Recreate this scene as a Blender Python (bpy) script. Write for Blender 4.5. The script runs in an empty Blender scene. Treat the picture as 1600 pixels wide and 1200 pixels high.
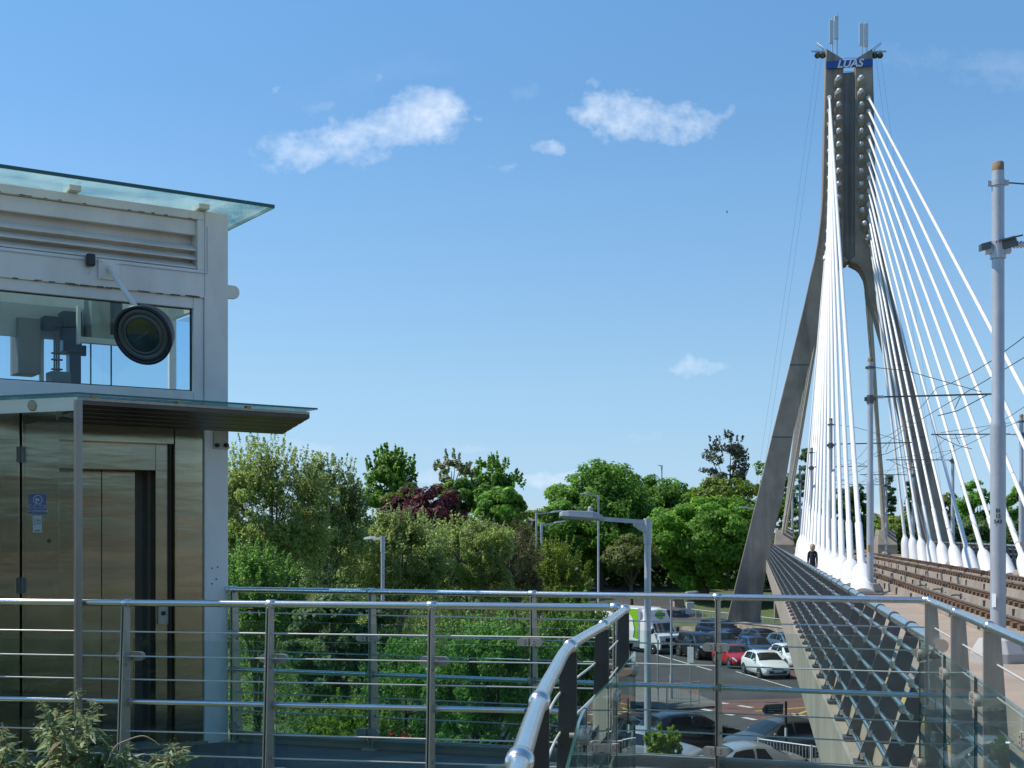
import bpy, bmesh, math, random
import numpy as np
from mathutils import Vector, Matrix

# ------------------------------------------------------------------ camera, world, sun, exposure
F, HOR, EYE = 2080.0, 834.0, 1.91          # focal length and horizon of the 1600x1200 photograph, eye height over the bridge deck
scene = bpy.context.scene
cam_d = bpy.data.cameras.new("camera")
cam_d.sensor_width = 36.0
cam_d.lens = F / 1600 * 36.0
cam_d.shift_y = (HOR - 600) / 1600
cam_d.clip_start = 0.05
cam_d.clip_end = 9000
cam = bpy.data.objects.new("camera", cam_d)
scene.collection.objects.link(cam)
cam.location = (0, 0, EYE)
cam.rotation_euler = (math.radians(90), 0, 0)
scene.camera = cam

SUN_EL = math.radians(54)
SUN_DIR = Vector((-0.988, 0.155, 0)).normalized() * math.cos(SUN_EL) + Vector((0, 0, math.sin(SUN_EL)))
sun_d = bpy.data.lights.new("sun", 'SUN')
sun_d.energy = 3.6
sun_d.angle = math.radians(0.5)
sun_d.color = (1.0, 0.93, 0.83)
sun = bpy.data.objects.new("sun", sun_d)
scene.collection.objects.link(sun)
sun.location = (-40, 20, 60)
sun.rotation_euler = SUN_DIR.to_track_quat('Z', 'Y').to_euler()

vs = scene.view_settings
vs.view_transform = 'Standard'
vs.look = 'None'
vs.exposure = 0.52
vs.gamma = 1.0
vs.use_curve_mapping = False

SKY_STRENGTH = 0.115
world = bpy.data.worlds.new("World")
scene.world = world
world.use_nodes = True


def build_world():
    nt = world.node_tree
    N, L = nt.nodes, nt.links
    N.clear()
    out = N.new('ShaderNodeOutputWorld')
    bg = N.new('ShaderNodeBackground')
    bg.inputs['Strength'].default_value = SKY_STRENGTH
    L.new(bg.outputs[0], out.inputs[0])
    sky = N.new('ShaderNodeTexSky')
    sky.sky_type = 'NISHITA'
    sky.sun_disc = False
    sky.sun_elevation = SUN_EL
    sky.sun_rotation = math.atan2(SUN_DIR.x, SUN_DIR.y)
    sky.altitude = 50
    sky.air_density = 1.0
    sky.dust_density = 0.0
    sky.ozone_density = 1.6
    tc = N.new('ShaderNodeTexCoord')
    sep = N.new('ShaderNodeSeparateXYZ')
    L.new(tc.outputs['Generated'], sep.inputs[0])

    def math_(op, a, b=None, c=None, clamp=False):
        n = N.new('ShaderNodeMath')
        n.operation = op
        n.use_clamp = clamp
        for i, v in enumerate((a, b, c)):
            if v is None:
                continue
            if isinstance(v, (int, float)):
                n.inputs[i].default_value = v
            else:
                L.new(v, n.inputs[i])
        return n.outputs[0]
    yy = math_('MAXIMUM', sep.outputs[1], 0.02)
    ca = math_('DIVIDE', sep.outputs[0], yy)      # tangent of the bearing, measured from north (+Y)
    ce = math_('DIVIDE', sep.outputs[2], yy)      # tangent of the elevation
    comb = N.new('ShaderNodeCombineXYZ')
    L.new(ca, comb.inputs[0])
    L.new(ce, comb.inputs[1])

    def noise(scale, detail, rough, sy=1.0, seed=0.0):
        mp = N.new('ShaderNodeMapping')
        mp.inputs['Scale'].default_value = (1, sy, 1)
        mp.inputs['Location'].default_value = (seed, seed * .7, seed * 1.3)
        L.new(comb.outputs[0], mp.inputs[0])
        n = N.new('ShaderNodeTexNoise')
        n.inputs['Scale'].default_value = scale
        n.inputs['Detail'].default_value = detail
        n.inputs['Roughness'].default_value = rough
        L.new(mp.outputs[0], n.inputs['Vector'])
        return n.outputs[0]
    n1 = noise(17, 6, .62, 1.35, 3.1)
    n2 = noise(55, 4, .65, 1.2, 7.7)
    nn = math_('ADD', math_('MULTIPLY', n1, .7), math_('MULTIPLY', n2, .3))
    # (bearing tan, elevation tan, half width, half height, tilt, density)
    clouds = [(565, 208, 150, 40, .26, .95), (650, 186, 80, 42, .05, .9), (470, 230, 72, 26, .1, .7), (545, 232, 66, 30, 0, .75),
              (970, 184, 92, 46, -.08, 1.0), (1052, 190, 76, 34, -.02, .95), (1122, 168, 26, 16, .5, .45),
              (860, 238, 24, 16, -.3, .6), (788, 260, 18, 8, 0, .3),
              (1088, 574, 48, 12, -.03, .6), (597, 121, 13, 8, 0, .28), (437, 138, 18, 7, .5, .28),
              (935, 128, 14, 8, 0, .35), (505, 163, 26, 8, .2, .22), (815, 150, 34, 14, .3, .12),
              (1540, 100, 200, 36, -.12, .22), (1450, 85, 120, 22, -.1, .12), (700, 640, 90, 8, .1, .06), (560, 130, 160, 30, .2, .05),
              (850, 752, 75, 15, 0, .75), (640, 746, 70, 10, 0, .45), (455, 700, 60, 14, 0, .4),
              (745, 702, 60, 7, 0, .16), (1010, 686, 30, 7, 0, .14), (1330, 800, 60, 22, 0, .5)]
    wn = N.new('ShaderNodeTexNoise')
    wn.inputs['Scale'].default_value = 26
    wn.inputs['Detail'].default_value = 5
    wn.inputs['Roughness'].default_value = .6
    L.new(comb.outputs[0], wn.inputs['Vector'])
    ws = N.new('ShaderNodeSeparateXYZ')
    L.new(wn.outputs['Color'], ws.inputs[0])
    ca = math_('ADD', ca, math_('MULTIPLY', math_('SUBTRACT', ws.outputs[0], .5), .062))
    ce = math_('ADD', ce, math_('MULTIPLY', math_('SUBTRACT', ws.outputs[1], .5), .032))
    tot = None
    for (px, py, a, b, tilt, dens) in clouds:
        du = math_('SUBTRACT', ca, (px - 800) / F)
        dv = math_('SUBTRACT', ce, (HOR - py) / F)
        c, s = math.cos(tilt), math.sin(tilt)
        u = math_('ADD', math_('MULTIPLY', du, c * F / a), math_('MULTIPLY', dv, s * F / a))
        v = math_('ADD', math_('MULTIPLY', du, -s * F / b), math_('MULTIPLY', dv, c * F / b))
        r2 = math_('ADD', math_('MULTIPLY', u, u), math_('MULTIPLY', v, v))
        m = math_('SUBTRACT', 1.0, r2)
        m = math_('ADD', math_('MULTIPLY', m, .75), math_('MULTIPLY', math_('SUBTRACT', nn, .515), 4.4))
        m = math_('MULTIPLY', m, dens * .6, clamp=True)
        fall = math_('SUBTRACT', 1.9, r2, clamp=True)
        m = math_('MULTIPLY', m, fall)
        tot = m if tot is None else math_('MAXIMUM', tot, m)
    tot = math_('MULTIPLY', tot, .93, clamp=True)
    front = math_('GREATER_THAN', sep.outputs[1], 0.03)
    tot = math_('MULTIPLY', tot, front)
    # slight cool tint on the clear sky, cloud white laid over it
    tint = N.new('ShaderNodeMixRGB')
    tint.blend_type = 'MULTIPLY'
    tint.inputs[0].default_value = 1.0
    hx = math_('SQRT', math_('ADD', math_('MULTIPLY', sep.outputs[0], sep.outputs[0]), math_('MULTIPLY', sep.outputs[1], sep.outputs[1])))
    el = math_('DIVIDE', sep.outputs[2], math_('MAXIMUM', hx, .01))
    tr = N.new('ShaderNodeValToRGB')
    stops = [(.026, (.40, .555, .90)), (.064, (.49, .61, .82)), (.1125, (.58, .70, .81)), (.185, (.633, .775, .865)), (.257, (.64, .835, .935)), (.33, (.61, .852, .968)), (.40, (.63, .915, 1.03))]
    els = tr.color_ramp.elements
    els[0].position, els[1].position = stops[0][0] * 2, stops[-1][0] * 2
    els[0].color, els[1].color = stops[0][1] + (1,), stops[-1][1] + (1,)
    for p_, c_ in stops[1:-1]:
        e_ = els.new(p_ * 2)
        e_.color = c_ + (1,)
    L.new(math_('MULTIPLY', el, 2.0), tr.inputs[0])
    L.new(tr.outputs[0], tint.inputs[2])
    L.new(sky.outputs[0], tint.inputs[1])
    cr = N.new('ShaderNodeValToRGB')
    cr.color_ramp.elements[0].position = .35
    cr.color_ramp.elements[1].position = .75
    cr.color_ramp.elements[0].color = (5.4, 6.0, 6.9, 1)
    cr.color_ramp.elements[1].color = (6.6, 6.95, 7.5, 1)
    L.new(n1, cr.inputs[0])
    mix = N.new('ShaderNodeMixRGB')
    L.new(tot, mix.inputs[0])
    L.new(tint.outputs[0], mix.inputs[1])
    L.new(cr.outputs[0], mix.inputs[2])
    L.new(mix.outputs[0], bg.inputs[0])


build_world()

# ------------------------------------------------------------------ helpers
COL = scene.collection
TAN = 380.0 / F                                  # bearing of the bridge
BA = math.atan(TAN)
BC, BS = math.cos(BA), math.sin(BA)
GROUND = -6.4


def P(px, py, Y):
    return Vector(((px - 800) / F * Y, Y, EYE + (HOR - py) / F * Y))


def GP(px, py, z=GROUND):
    Y = (EYE - z) * F / (py - HOR)
    return Vector(((px - 800) / F * Y, Y, z))


def BR(dx, Y, z):
    return Vector((dx + TAN * Y, Y, z))


def WS(w, s, z):
    return Vector((w * BC + s * BS, -w * BS + s * BC, z))


def terrain_z(X, Y):
    t = min(max((Y - 117) / 28.0, 0), 1)
    return GROUND + 1.9 * t * t * (3 - 2 * t)


MATS = {}


def mat(name, col, rough=.5, metal=0.0, var=.12, scale=2.5, bump=0.0, bscale=30, stretch=(1, 1, 1), spec=.5, island=0.0,
        stain=None, stain_amt=0.0, stain_scale=(1, 1, 1), coat=0.0):
    if name in MATS:
        return MATS[name]
    m = bpy.data.materials.new(name)
    m.use_nodes = True
    nt = m.node_tree
    N, L = nt.nodes, nt.links
    b = N['Principled BSDF']
    b.inputs['Roughness'].default_value = rough
    b.inputs['Metallic'].default_value = metal
    b.inputs['Specular IOR Level'].default_value = spec
    b.inputs['Coat Weight'].default_value = coat
    b.inputs['Coat Roughness'].default_value = .05
    tc = N.new('ShaderNodeTexCoord')
    mp = N.new('ShaderNodeMapping')
    mp.inputs['Scale'].default_value = stretch
    L.new(tc.outputs['Object'], mp.inputs[0])
    n = N.new('ShaderNodeTexNoise')
    n.inputs['Scale'].default_value = scale
    n.inputs['Detail'].default_value = 6
    n.inputs['Roughness'].default_value = .6
    L.new(mp.outputs[0], n.inputs['Vector'])
    cr = N.new('ShaderNodeValToRGB')
    e = cr.color_ramp.elements
    e[0].position, e[1].position = .3, .7
    e[0].color = tuple(max(c * (1 - var), 0) for c in col) + (1,)
    e[1].color = tuple(min(c * (1 + var), 1) for c in col) + (1,)
    L.new(n.outputs[0], cr.inputs[0])
    colout = cr.outputs[0]
    if stain is not None:
        mp2 = N.new('ShaderNodeMapping')
        mp2.inputs['Scale'].default_value = stain_scale
        L.new(tc.outputs['Object'], mp2.inputs[0])
        n2 = N.new('ShaderNodeTexNoise')
        n2.inputs['Scale'].default_value = 1.0
        n2.inputs['Detail'].default_value = 5
        n2.inputs['Roughness'].default_value = .65
        L.new(mp2.outputs[0], n2.inputs['Vector'])
        r2 = N.new('ShaderNodeValToRGB')
        r2.color_ramp.elements[0].position = .45
        r2.color_ramp.elements[1].position = .72
        r2.color_ramp.elements[0].color = (0, 0, 0, 1)
        r2.color_ramp.elements[1].color = (stain_amt,) * 3 + (1,)
        L.new(n2.outputs[0], r2.inputs[0])
        mx = N.new('ShaderNodeMixRGB')
        L.new(r2.outputs[0], mx.inputs[0])
        L.new(colout, mx.inputs[1])
        mx.inputs[2].default_value = tuple(stain) + (1,)
        colout = mx.outputs[0]
    if island > 0:
        g = N.new('ShaderNodeNewGeometry')
        hs = N.new('ShaderNodeHueSaturation')
        mr = N.new('ShaderNodeMapRange')
        mr.inputs['To Min'].default_value = 1 - island
        mr.inputs['To Max'].default_value = 1 + island
        L.new(g.outputs['Random Per Island'], mr.inputs[0])
        L.new(mr.outputs[0], hs.inputs['Value'])
        L.new(colout, hs.inputs['Color'])
        colout = hs.outputs[0]
    L.new(colout, b.inputs['Base Color'])
    if bump > 0:
        nb = N.new('ShaderNodeTexNoise')
        nb.inputs['Scale'].default_value = bscale
        nb.inputs['Detail'].default_value = 4
        L.new(mp.outputs[0], nb.inputs['Vector'])
        bp = N.new('ShaderNodeBump')
        bp.inputs['Strength'].default_value = bump
        bp.inputs['Distance'].default_value = .02
        L.new(nb.outputs[0], bp.inputs['Height'])
        L.new(bp.outputs[0], b.inputs['Normal'])
    MATS[name] = m
    return m


def leafmat(name, col, island=.35, trans=.35, rough=.55):
    if name in MATS:
        return MATS[name]
    m = bpy.data.materials.new(name)
    m.use_nodes = True
    nt = m.node_tree
    N, L = nt.nodes, nt.links
    b = N['Principled BSDF']
    out = N['Material Output']
    b.inputs['Roughness'].default_value = rough
    b.inputs['Specular IOR Level'].default_value = .35
    g = N.new('ShaderNodeNewGeometry')
    cr = N.new('ShaderNodeValToRGB')
    e = cr.color_ramp.elements
    e[0].color = (col[0] * (1 - island) * .9, col[1] * (1 - island), col[2] * (1 - island), 1)
    e[1].color = (col[0] * (1 + island) * 1.15, col[1] * (1 + island), col[2] * (1 + island) * .8, 1)
    L.new(g.outputs['Random Per Island'], cr.inputs[0])
    tc = N.new('ShaderNodeTexCoord')
    n = N.new('ShaderNodeTexNoise')
    n.inputs['Scale'].default_value = .7
    L.new(tc.outputs['Object'], n.inputs['Vector'])
    hs = N.new('ShaderNodeHueSaturation')
    mr = N.new('ShaderNodeMapRange')
    mr.inputs['From Min'].default_value = .3
    mr.inputs['From Max'].default_value = .7
    mr.inputs['To Min'].default_value = .7
    mr.inputs['To Max'].default_value = 1.3
    L.new(n.outputs[0], mr.inputs[0])
    L.new(mr.outputs[0], hs.inputs['Value'])
    L.new(cr.outputs[0], hs.inputs['Color'])
    L.new(hs.outputs[0], b.inputs['Base Color'])
    tr = N.new('ShaderNodeBsdfTranslucent')
    hs2 = N.new('ShaderNodeHueSaturation')
    hs2.inputs['Value'].default_value = 2.1
    hs2.inputs['Hue'].default_value = .49
    L.new(hs.outputs[0], hs2.inputs['Color'])
    L.new(hs2.outputs[0], tr.inputs[0])
    mx = N.new('ShaderNodeMixShader')
    mx.inputs[0].default_value = trans
    L.new(b.outputs[0], mx.inputs[1])
    L.new(tr.outputs[0], mx.inputs[2])
    L.new(mx.outputs[0], out.inputs[0])
    MATS[name] = m
    return m


def glassmat(name, tint, rough=0.0, refl=1.0, dirt=0.0, milky=False):
    if name in MATS:
        return MATS[name]
    m = bpy.data.materials.new(name)
    m.use_nodes = True
    nt = m.node_tree
    N, L = nt.nodes, nt.links
    N.remove(N['Principled BSDF'])
    out = N['Material Output']
    t = N.new('ShaderNodeBsdfTransparent')
    t.inputs[0].default_value = tuple(tint) + (1,)
    g = N.new('ShaderNodeBsdfGlossy')
    g.inputs['Roughness'].default_value = rough
    g.inputs[0].default_value = (.95, 1, 1, 1)
    fr = N.new('ShaderNodeFresnel')
    fr.inputs[0].default_value = 1.5
    mu = N.new('ShaderNodeMath')
    mu.operation = 'MULTIPLY'
    mu.inputs[1].default_value = refl
    L.new(fr.outputs[0], mu.inputs[0])
    mx = N.new('ShaderNodeMixShader')
    L.new(mu.outputs[0], mx.inputs[0])
    L.new(t.outputs[0], mx.inputs[1])
    L.new(g.outputs[0], mx.inputs[2])
    last = mx.outputs[0]
    if dirt > 0:
        d = N.new('ShaderNodeBsdfTranslucent' if milky else 'ShaderNodeBsdfDiffuse')
        d.inputs[0].default_value = (.5, .6, .6, 1) if milky else (.5, .52, .5, 1)
        tc = N.new('ShaderNodeTexCoord')
        n = N.new('ShaderNodeTexNoise')
        n.inputs['Scale'].default_value = 3.0
        n.inputs['Detail'].default_value = 6
        L.new(tc.outputs['Object'], n.inputs['Vector'])
        mr = N.new('ShaderNodeMapRange')
        mr.inputs['From Min'].default_value = .35
        mr.inputs['From Max'].default_value = .8
        mr.inputs['To Max'].default_value = dirt
        L.new(n.outputs[0], mr.inputs[0])
        m2 = N.new('ShaderNodeMixShader')
        L.new(mr.outputs[0], m2.inputs[0])
        L.new(last, m2.inputs[1])
        L.new(d.outputs[0], m2.inputs[2])
        last = m2.outputs[0]
    L.new(last, out.inputs[0])
    MATS[name] = m
    return m


def tag(o, label=None, cat=None, group=None, kind=None):
    if label:
        o['label'] = label
    if cat:
        o['category'] = cat
    if group:
        o['group'] = group
    if kind:
        o['kind'] = kind
    return o


def thing(name, label, cat, loc=(0, 0, 0), group=None):
    o = bpy.data.objects.new(name, None)
    o.empty_display_size = .3
    COL.objects.link(o)
    o.location = loc
    return tag(o, label, cat, group)


def origin(o):
    v = Vector((0, 0, 0))
    while o is not None:
        v += Vector(o.location)
        o = o.parent
    return v


class MB:
    def __init__(s):
        s.v, s.f, s.m, s.s = [], [], [], []

    def add(s, verts, faces, mi=0, smooth=False):
        b = len(s.v)
        s.v += [tuple(v) for v in verts]
        s.f += [tuple(b + i for i in f) for f in faces]
        s.m += [mi] * len(faces)
        s.s += [smooth] * len(faces)
        return s

    def hexa(s, c, ax, ay, az, mi=0):
        c, ax, ay, az = Vector(c), Vector(ax), Vector(ay), Vector(az)
        vs_ = [c + ax * i + ay * j + az * k for k in (-1, 1) for j in (-1, 1) for i in (-1, 1)]
        return s.add(vs_, [(0, 2, 3, 1), (4, 5, 7, 6), (0, 1, 5, 4), (2, 6, 7, 3), (0, 4, 6, 2), (1, 3, 7, 5)], mi)

    def box(s, c, size, rz=0.0, mi=0):
        cx, sx = math.cos(rz), math.sin(rz)
        return s.hexa(c, Vector((cx, sx, 0)) * size[0] / 2, Vector((-sx, cx, 0)) * size[1] / 2, (0, 0, size[2] / 2), mi)

    def bar(s, p0, p1, w, h, mi=0, up=(0, 0, 1)):
        p0, p1 = Vector(p0), Vector(p1)
        d = (p1 - p0)
        u = Vector(up)
        side = d.cross(u)
        if side.length < 1e-6:
            side = d.cross(Vector((1, 0, 0)))
        side.normalize()
        u = side.cross(d).normalized()
        return s.hexa((p0 + p1) / 2, d / 2, side * w / 2, u * h / 2, mi)

    def tube(s, path, r, n=10, mi=0, caps=True, smooth=True):
        path = [Vector(p) for p in path]
        rs = r if isinstance(r, (list, tuple)) else [r] * len(path)
        rings = []
        up = None
        for i, p in enumerate(path):
            d = (path[min(i + 1, len(path) - 1)] - path[max(i - 1, 0)])
            d.normalize()
            if up is None:
                up = Vector((0, 0, 1)) if abs(d.z) < .9 else Vector((1, 0, 0))
            a = d.cross(up).normalized()
            b = a.cross(d).normalized()
            up = b
            rings.append([p + (a * math.cos(2 * math.pi * k / n) + b * math.sin(2 * math.pi * k / n)) * rs[i] for k in range(n)])
        vs_ = [v for rg in rings for v in rg]
        fs = []
        for i in range(len(path) - 1):
            for k in range(n):
                fs.append((i * n + k, i * n + (k + 1) % n, (i + 1) * n + (k + 1) % n, (i + 1) * n + k))
        s.add(vs_, fs, mi, smooth)
        if caps:
            s.add(rings[0], [tuple(range(n))[::-1]], mi)
            s.add(rings[-1], [tuple(range(n))], mi)
        return s

    def lathe(s, prof, o, axis=(0, 0, 1), n=20, mi=0, smooth=True):
        axis = Vector(axis).normalized()
        t = Vector((1, 0, 0)) if abs(axis.x) < .9 else Vector((0, 1, 0))
        a = axis.cross(t).normalized()
        b = axis.cross(a)
        o = Vector(o)
        vs_, fs = [], []
        for (r, z) in prof:
            for k in range(n):
                an = 2 * math.pi * k / n
                vs_.append(o + axis * z + (a * math.cos(an) + b * math.sin(an)) * max(r, 1e-4))
        for i in range(len(prof) - 1):
            for k in range(n):
                fs.append((i * n + k, i * n + (k + 1) % n, (i + 1) * n + (k + 1) % n, (i + 1) * n + k))
        s.add(vs_, fs, mi, smooth)
        if prof[0][0] > .003:
            s.add(vs_[:n], [tuple(range(n))[::-1]], mi)
        if prof[-1][0] > .003:
            s.add(vs_[-n:], [tuple(range(n))], mi)
        return s

    def prism(s, poly, off, mi=0):
        """poly: list of 3D points in a plane; off: extrusion vector"""
        poly = [Vector(p) for p in poly]
        off = Vector(off)
        n = len(poly)
        vs_ = poly + [p + off for p in poly]
        fs = [tuple(range(n)), tuple(range(2 * n - 1, n - 1, -1))]
        fs += [(i, i + n, (i + 1) % n + n, (i + 1) % n) for i in range(n)]
        return s.add(vs_, fs, mi)

    def loft(s, rings, mi=0, smooth=False, caps=True, closed=True):
        n = len(rings[0])
        vs_ = [v for r in rings for v in r]
        fs = []
        rng = n if closed else n - 1
        for i in range(len(rings) - 1):
            for k in range(rng):
                fs.append((i * n + k, i * n + (k + 1) % n, (i + 1) * n + (k + 1) % n, (i + 1) * n + k))
        s.add(vs_, fs, mi, smooth)
        if caps:
            s.add(rings[0], [tuple(range(n))[::-1]], mi)
            s.add(rings[-1], [tuple(range(n))], mi)
        return s

    def build(s, name, mats, parent=None, bevel=0.0, world=True, recalc=True, xform=None):
        me = bpy.data.meshes.new(name)
        off = origin(parent) if (parent is not None and world) else Vector((0, 0, 0))
        vv = s.v if xform is None else [tuple(xform @ Vector(v)) for v in s.v]
        me.from_pydata([(v[0] - off.x, v[1] - off.y, v[2] - off.z) for v in vv], [], s.f)
        if not isinstance(mats, (list, tuple)):
            mats = [mats]
        for m in mats:
            me.materials.append(m)
        me.polygons.foreach_set('material_index', s.m)
        me.polygons.foreach_set('use_smooth', s.s)
        if recalc:
            bm = bmesh.new()
            bm.from_mesh(me)
            bmesh.ops.remove_doubles(bm, verts=bm.verts, dist=1e-5) if recalc == 2 else None
            bmesh.ops.recalc_face_normals(bm, faces=bm.faces)
            bm.to_mesh(me)
            bm.free()
        me.update()
        o = bpy.data.objects.new(name, me)
        COL.objects.link(o)
        if parent is not None:
            o.parent = parent
        if bevel > 0:
            b = o.modifiers.new('bevel', 'BEVEL')
            b.width = bevel
            b.segments = 2
            b.limit_method = 'ANGLE'
        return o


def text_mesh(name, body, size, o, ux, uy, material, parent, depth=.004, shear=0.0, align='CENTER', bold=0.0):
    cu = bpy.data.curves.new(name, 'FONT')
    cu.body = body
    cu.size = size
    cu.extrude = depth
    cu.shear = shear
    cu.offset = bold
    cu.align_x = align
    cu.align_y = 'CENTER'
    t = bpy.data.objects.new(name + '_tmp', cu)
    COL.objects.link(t)
    bpy.context.view_layer.update()
    dg = bpy.context.evaluated_depsgraph_get()
    me = bpy.data.meshes.new_from_object(t.evaluated_get(dg))
    bpy.data.objects.remove(t)
    ux, uy = Vector(ux).normalized(), Vector(uy).normalized()
    uz = ux.cross(uy)
    off = origin(parent)
    Mx = Matrix.Translation(Vector(o) - off) @ Matrix((ux, uy, uz)).transposed().to_4x4()
    me.transform(Mx)
    me.materials.clear()
    me.materials.append(material)
    ob = bpy.data.objects.new(name, me)
    COL.objects.link(ob)
    ob.parent = parent
    return ob


def spline(pts, n):
    """Catmull-Rom through pts, n samples a segment"""
    pts = [Vector(p) for p in pts]
    out = []
    for i in range(len(pts) - 1):
        p0, p1, p2, p3 = pts[max(i - 1, 0)], pts[i], pts[i + 1], pts[min(i + 2, len(pts) - 1)]
        for k in range(n):
            t = k / n
            out.append(.5 * ((2 * p1) + (p2 - p0) * t + (2 * p0 - 5 * p1 + 4 * p2 - p3) * t * t + (3 * p1 - p0 - 3 * p2 + p3) * t ** 3))
    out.append(pts[-1])
    return out


# ------------------------------------------------------------------ materials
concrete = mat('concrete', (.285, .25, .205), .85, var=.18, scale=.8, bump=.25, bscale=6, stain=(.12, .12, .115), stain_amt=.55, stain_scale=(.9, .9, .12))
pylon_con = mat('pylon_concrete', (.30, .265, .22), .85, var=.22, scale=.5, bump=.2, bscale=5, stain=(.06, .065, .07), stain_amt=.75, stain_scale=(.8, .8, .09))
deck_con = mat('deck_concrete', (.335, .265, .20), .85, var=.12, scale=1.3, bump=.15, bscale=25, stain=(.22, .2, .18), stain_amt=.5, stain_scale=(.5, .5, .5))
fascia_con = mat('fascia_concrete', (.33, .285, .235), .85, var=.15, scale=1.0, bump=.2, bscale=14, stain=(.15, .14, .13), stain_amt=.6, stain_scale=(.6, .6, .3))
white_paint = mat('white_paint', (.74, .74, .73), .35, var=.03, scale=1.5, stain=(.5, .47, .42), stain_amt=.25, stain_scale=(1.5, 1.5, .5))
tower_white = mat('tower_white', (.83, .785, .72), .38, var=.03, scale=2, stain=(.45, .42, .37), stain_amt=.35, stain_scale=(2.2, 2.2, .9))
cable_white = mat('cable_white', (.76, .76, .745), .35, var=.03)
cable_grey = mat('cable_grey', (.42, .40, .36), .5, var=.12)
steel = mat('stainless_steel', (.74, .725, .70), .25, 1.0, var=.08, scale=6, bump=.03, bscale=40)
steel_fin = mat('brushed_steel', (.42, .375, .30), .45, .4, var=.12, scale=5, stretch=(6, 6, .6))
steel_clad = mat('steel_cladding', (.37, .325, .225), .17, 1.0, var=.16, scale=3, stretch=(.5, .5, 3), bump=.3, bscale=1.1,
                 stain=(.22, .2, .17), stain_amt=.5, stain_scale=(1.5, 1.5, .5))
steel_dark = mat('dark_steel', (.13, .13, .13), .4, .8, var=.1)
galv = mat('galvanised_steel', (.46, .48, .52), .42, .35, var=.1, scale=3, stain=(.3, .3, .31), stain_amt=.4, stain_scale=(3, 3, .7))
galv_light = mat('grey_painted_metal', (.56, .58, .62), .45, .1, var=.06)
black_pl = mat('black_plastic', (.018, .019, .022), .35, var=.2)
dark_blue = mat('blue_black_metal', (.02, .03, .05), .3, .2, var=.2)
rust = mat('rusty_steel', (.16, .095, .055), .8, .1, var=.35, scale=6, bump=.2, bscale=40)
rail_top = mat('worn_rail', (.30, .27, .24), .35, .8, var=.15)
asphalt = mat('asphalt', (.062, .062, .064), .9, var=.18, scale=.35, bump=.3, bscale=60, stain=(.04, .04, .042), stain_amt=.6, stain_scale=(.12, .5, .3))
red_surface = mat('red_surface', (.165, .085, .075), .9, var=.18, scale=.6, bump=.2, bscale=50, stain=(.12, .07, .06), stain_amt=.6, stain_scale=(.4, .4, .4))
paint_white = mat('road_paint_white', (.55, .55, .53), .8, var=.2, scale=4)
paint_yellow = mat('road_paint_yellow', (.55, .38, .06), .8, var=.2, scale=4)
paving = mat('paving', (.15, .145, .135), .9, var=.16, scale=1.5, bump=.1, bscale=20)
grass_m = mat('grass', (.065, .11, .03), .95, var=.35, scale=.5, bump=.5, bscale=18, stain=(.10, .085, .05), stain_amt=.6, stain_scale=(.06, .06, .06))
bark = mat('bark', (.10, .08, .06), .95, var=.3, scale=5, bump=.5, bscale=12, stretch=(1, 1, .3))
bark_pale = mat('pale_bark', (.14, .12, .095), .95, var=.3, scale=5, bump=.5, bscale=12, stretch=(1, 1, .3))
tyre_m = mat('tyre_rubber', (.018, .018, .018), .8, var=.1)
rim_m = mat('alloy', (.55, .55, .56), .3, .9, var=.05)
car_glass = mat('car_glass', (.015, .02, .024), .04, 0, var=.1, spec=.8)
lamp_clear = mat('headlamp', (.6, .62, .64), .1, .3, var=.1)
lamp_red = mat('tail_lamp', (.45, .02, .02), .15, 0, var=.1)
lamp_orange = mat('indicator', (.75, .22, .03), .2, 0, var=.1)
plate_m = mat('number_plate', (.7, .7, .68), .5, var=.04)
sign_blue = mat('sign_blue', (.012, .075, .33), .4, var=.05)
cctv_blue = mat('cctv_blue', (.03, .10, .32), .4, var=.05)
paper = mat('paper', (.68, .72, .76), .6, var=.06)
ink = mat('ink', (.02, .03, .03), .6, var=.05)
wood_cap = mat('wooden_cap', (.26, .185, .12), .8, var=.2, scale=20)
stone = mat('stone_wall', (.32, .275, .21), .9, var=.4, scale=2.2, bump=.8, bscale=5)
glass_rail = glassmat('railing_glass', (.86, .935, .925), refl=.55, dirt=.008)
glass_win = glassmat('window_glass', (.84, .91, .95), refl=.4, dirt=.0)
glass_roof = glassmat('roof_glass', (.74, .88, .87), refl=.55, dirt=.5, milky=True)
glass_edge = mat('glass_edge', (.03, .10, .085), .15, 0, var=.1)
glass_screen = glassmat('screen_glass', (.92, .95, .95), refl=.25, dirt=.0)
tactile = mat('yellow_tactile', (.50, .34, .10), .85, var=.15)
skin_m = mat('skin', (.50, .31, .23), .6, var=.05)

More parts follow.
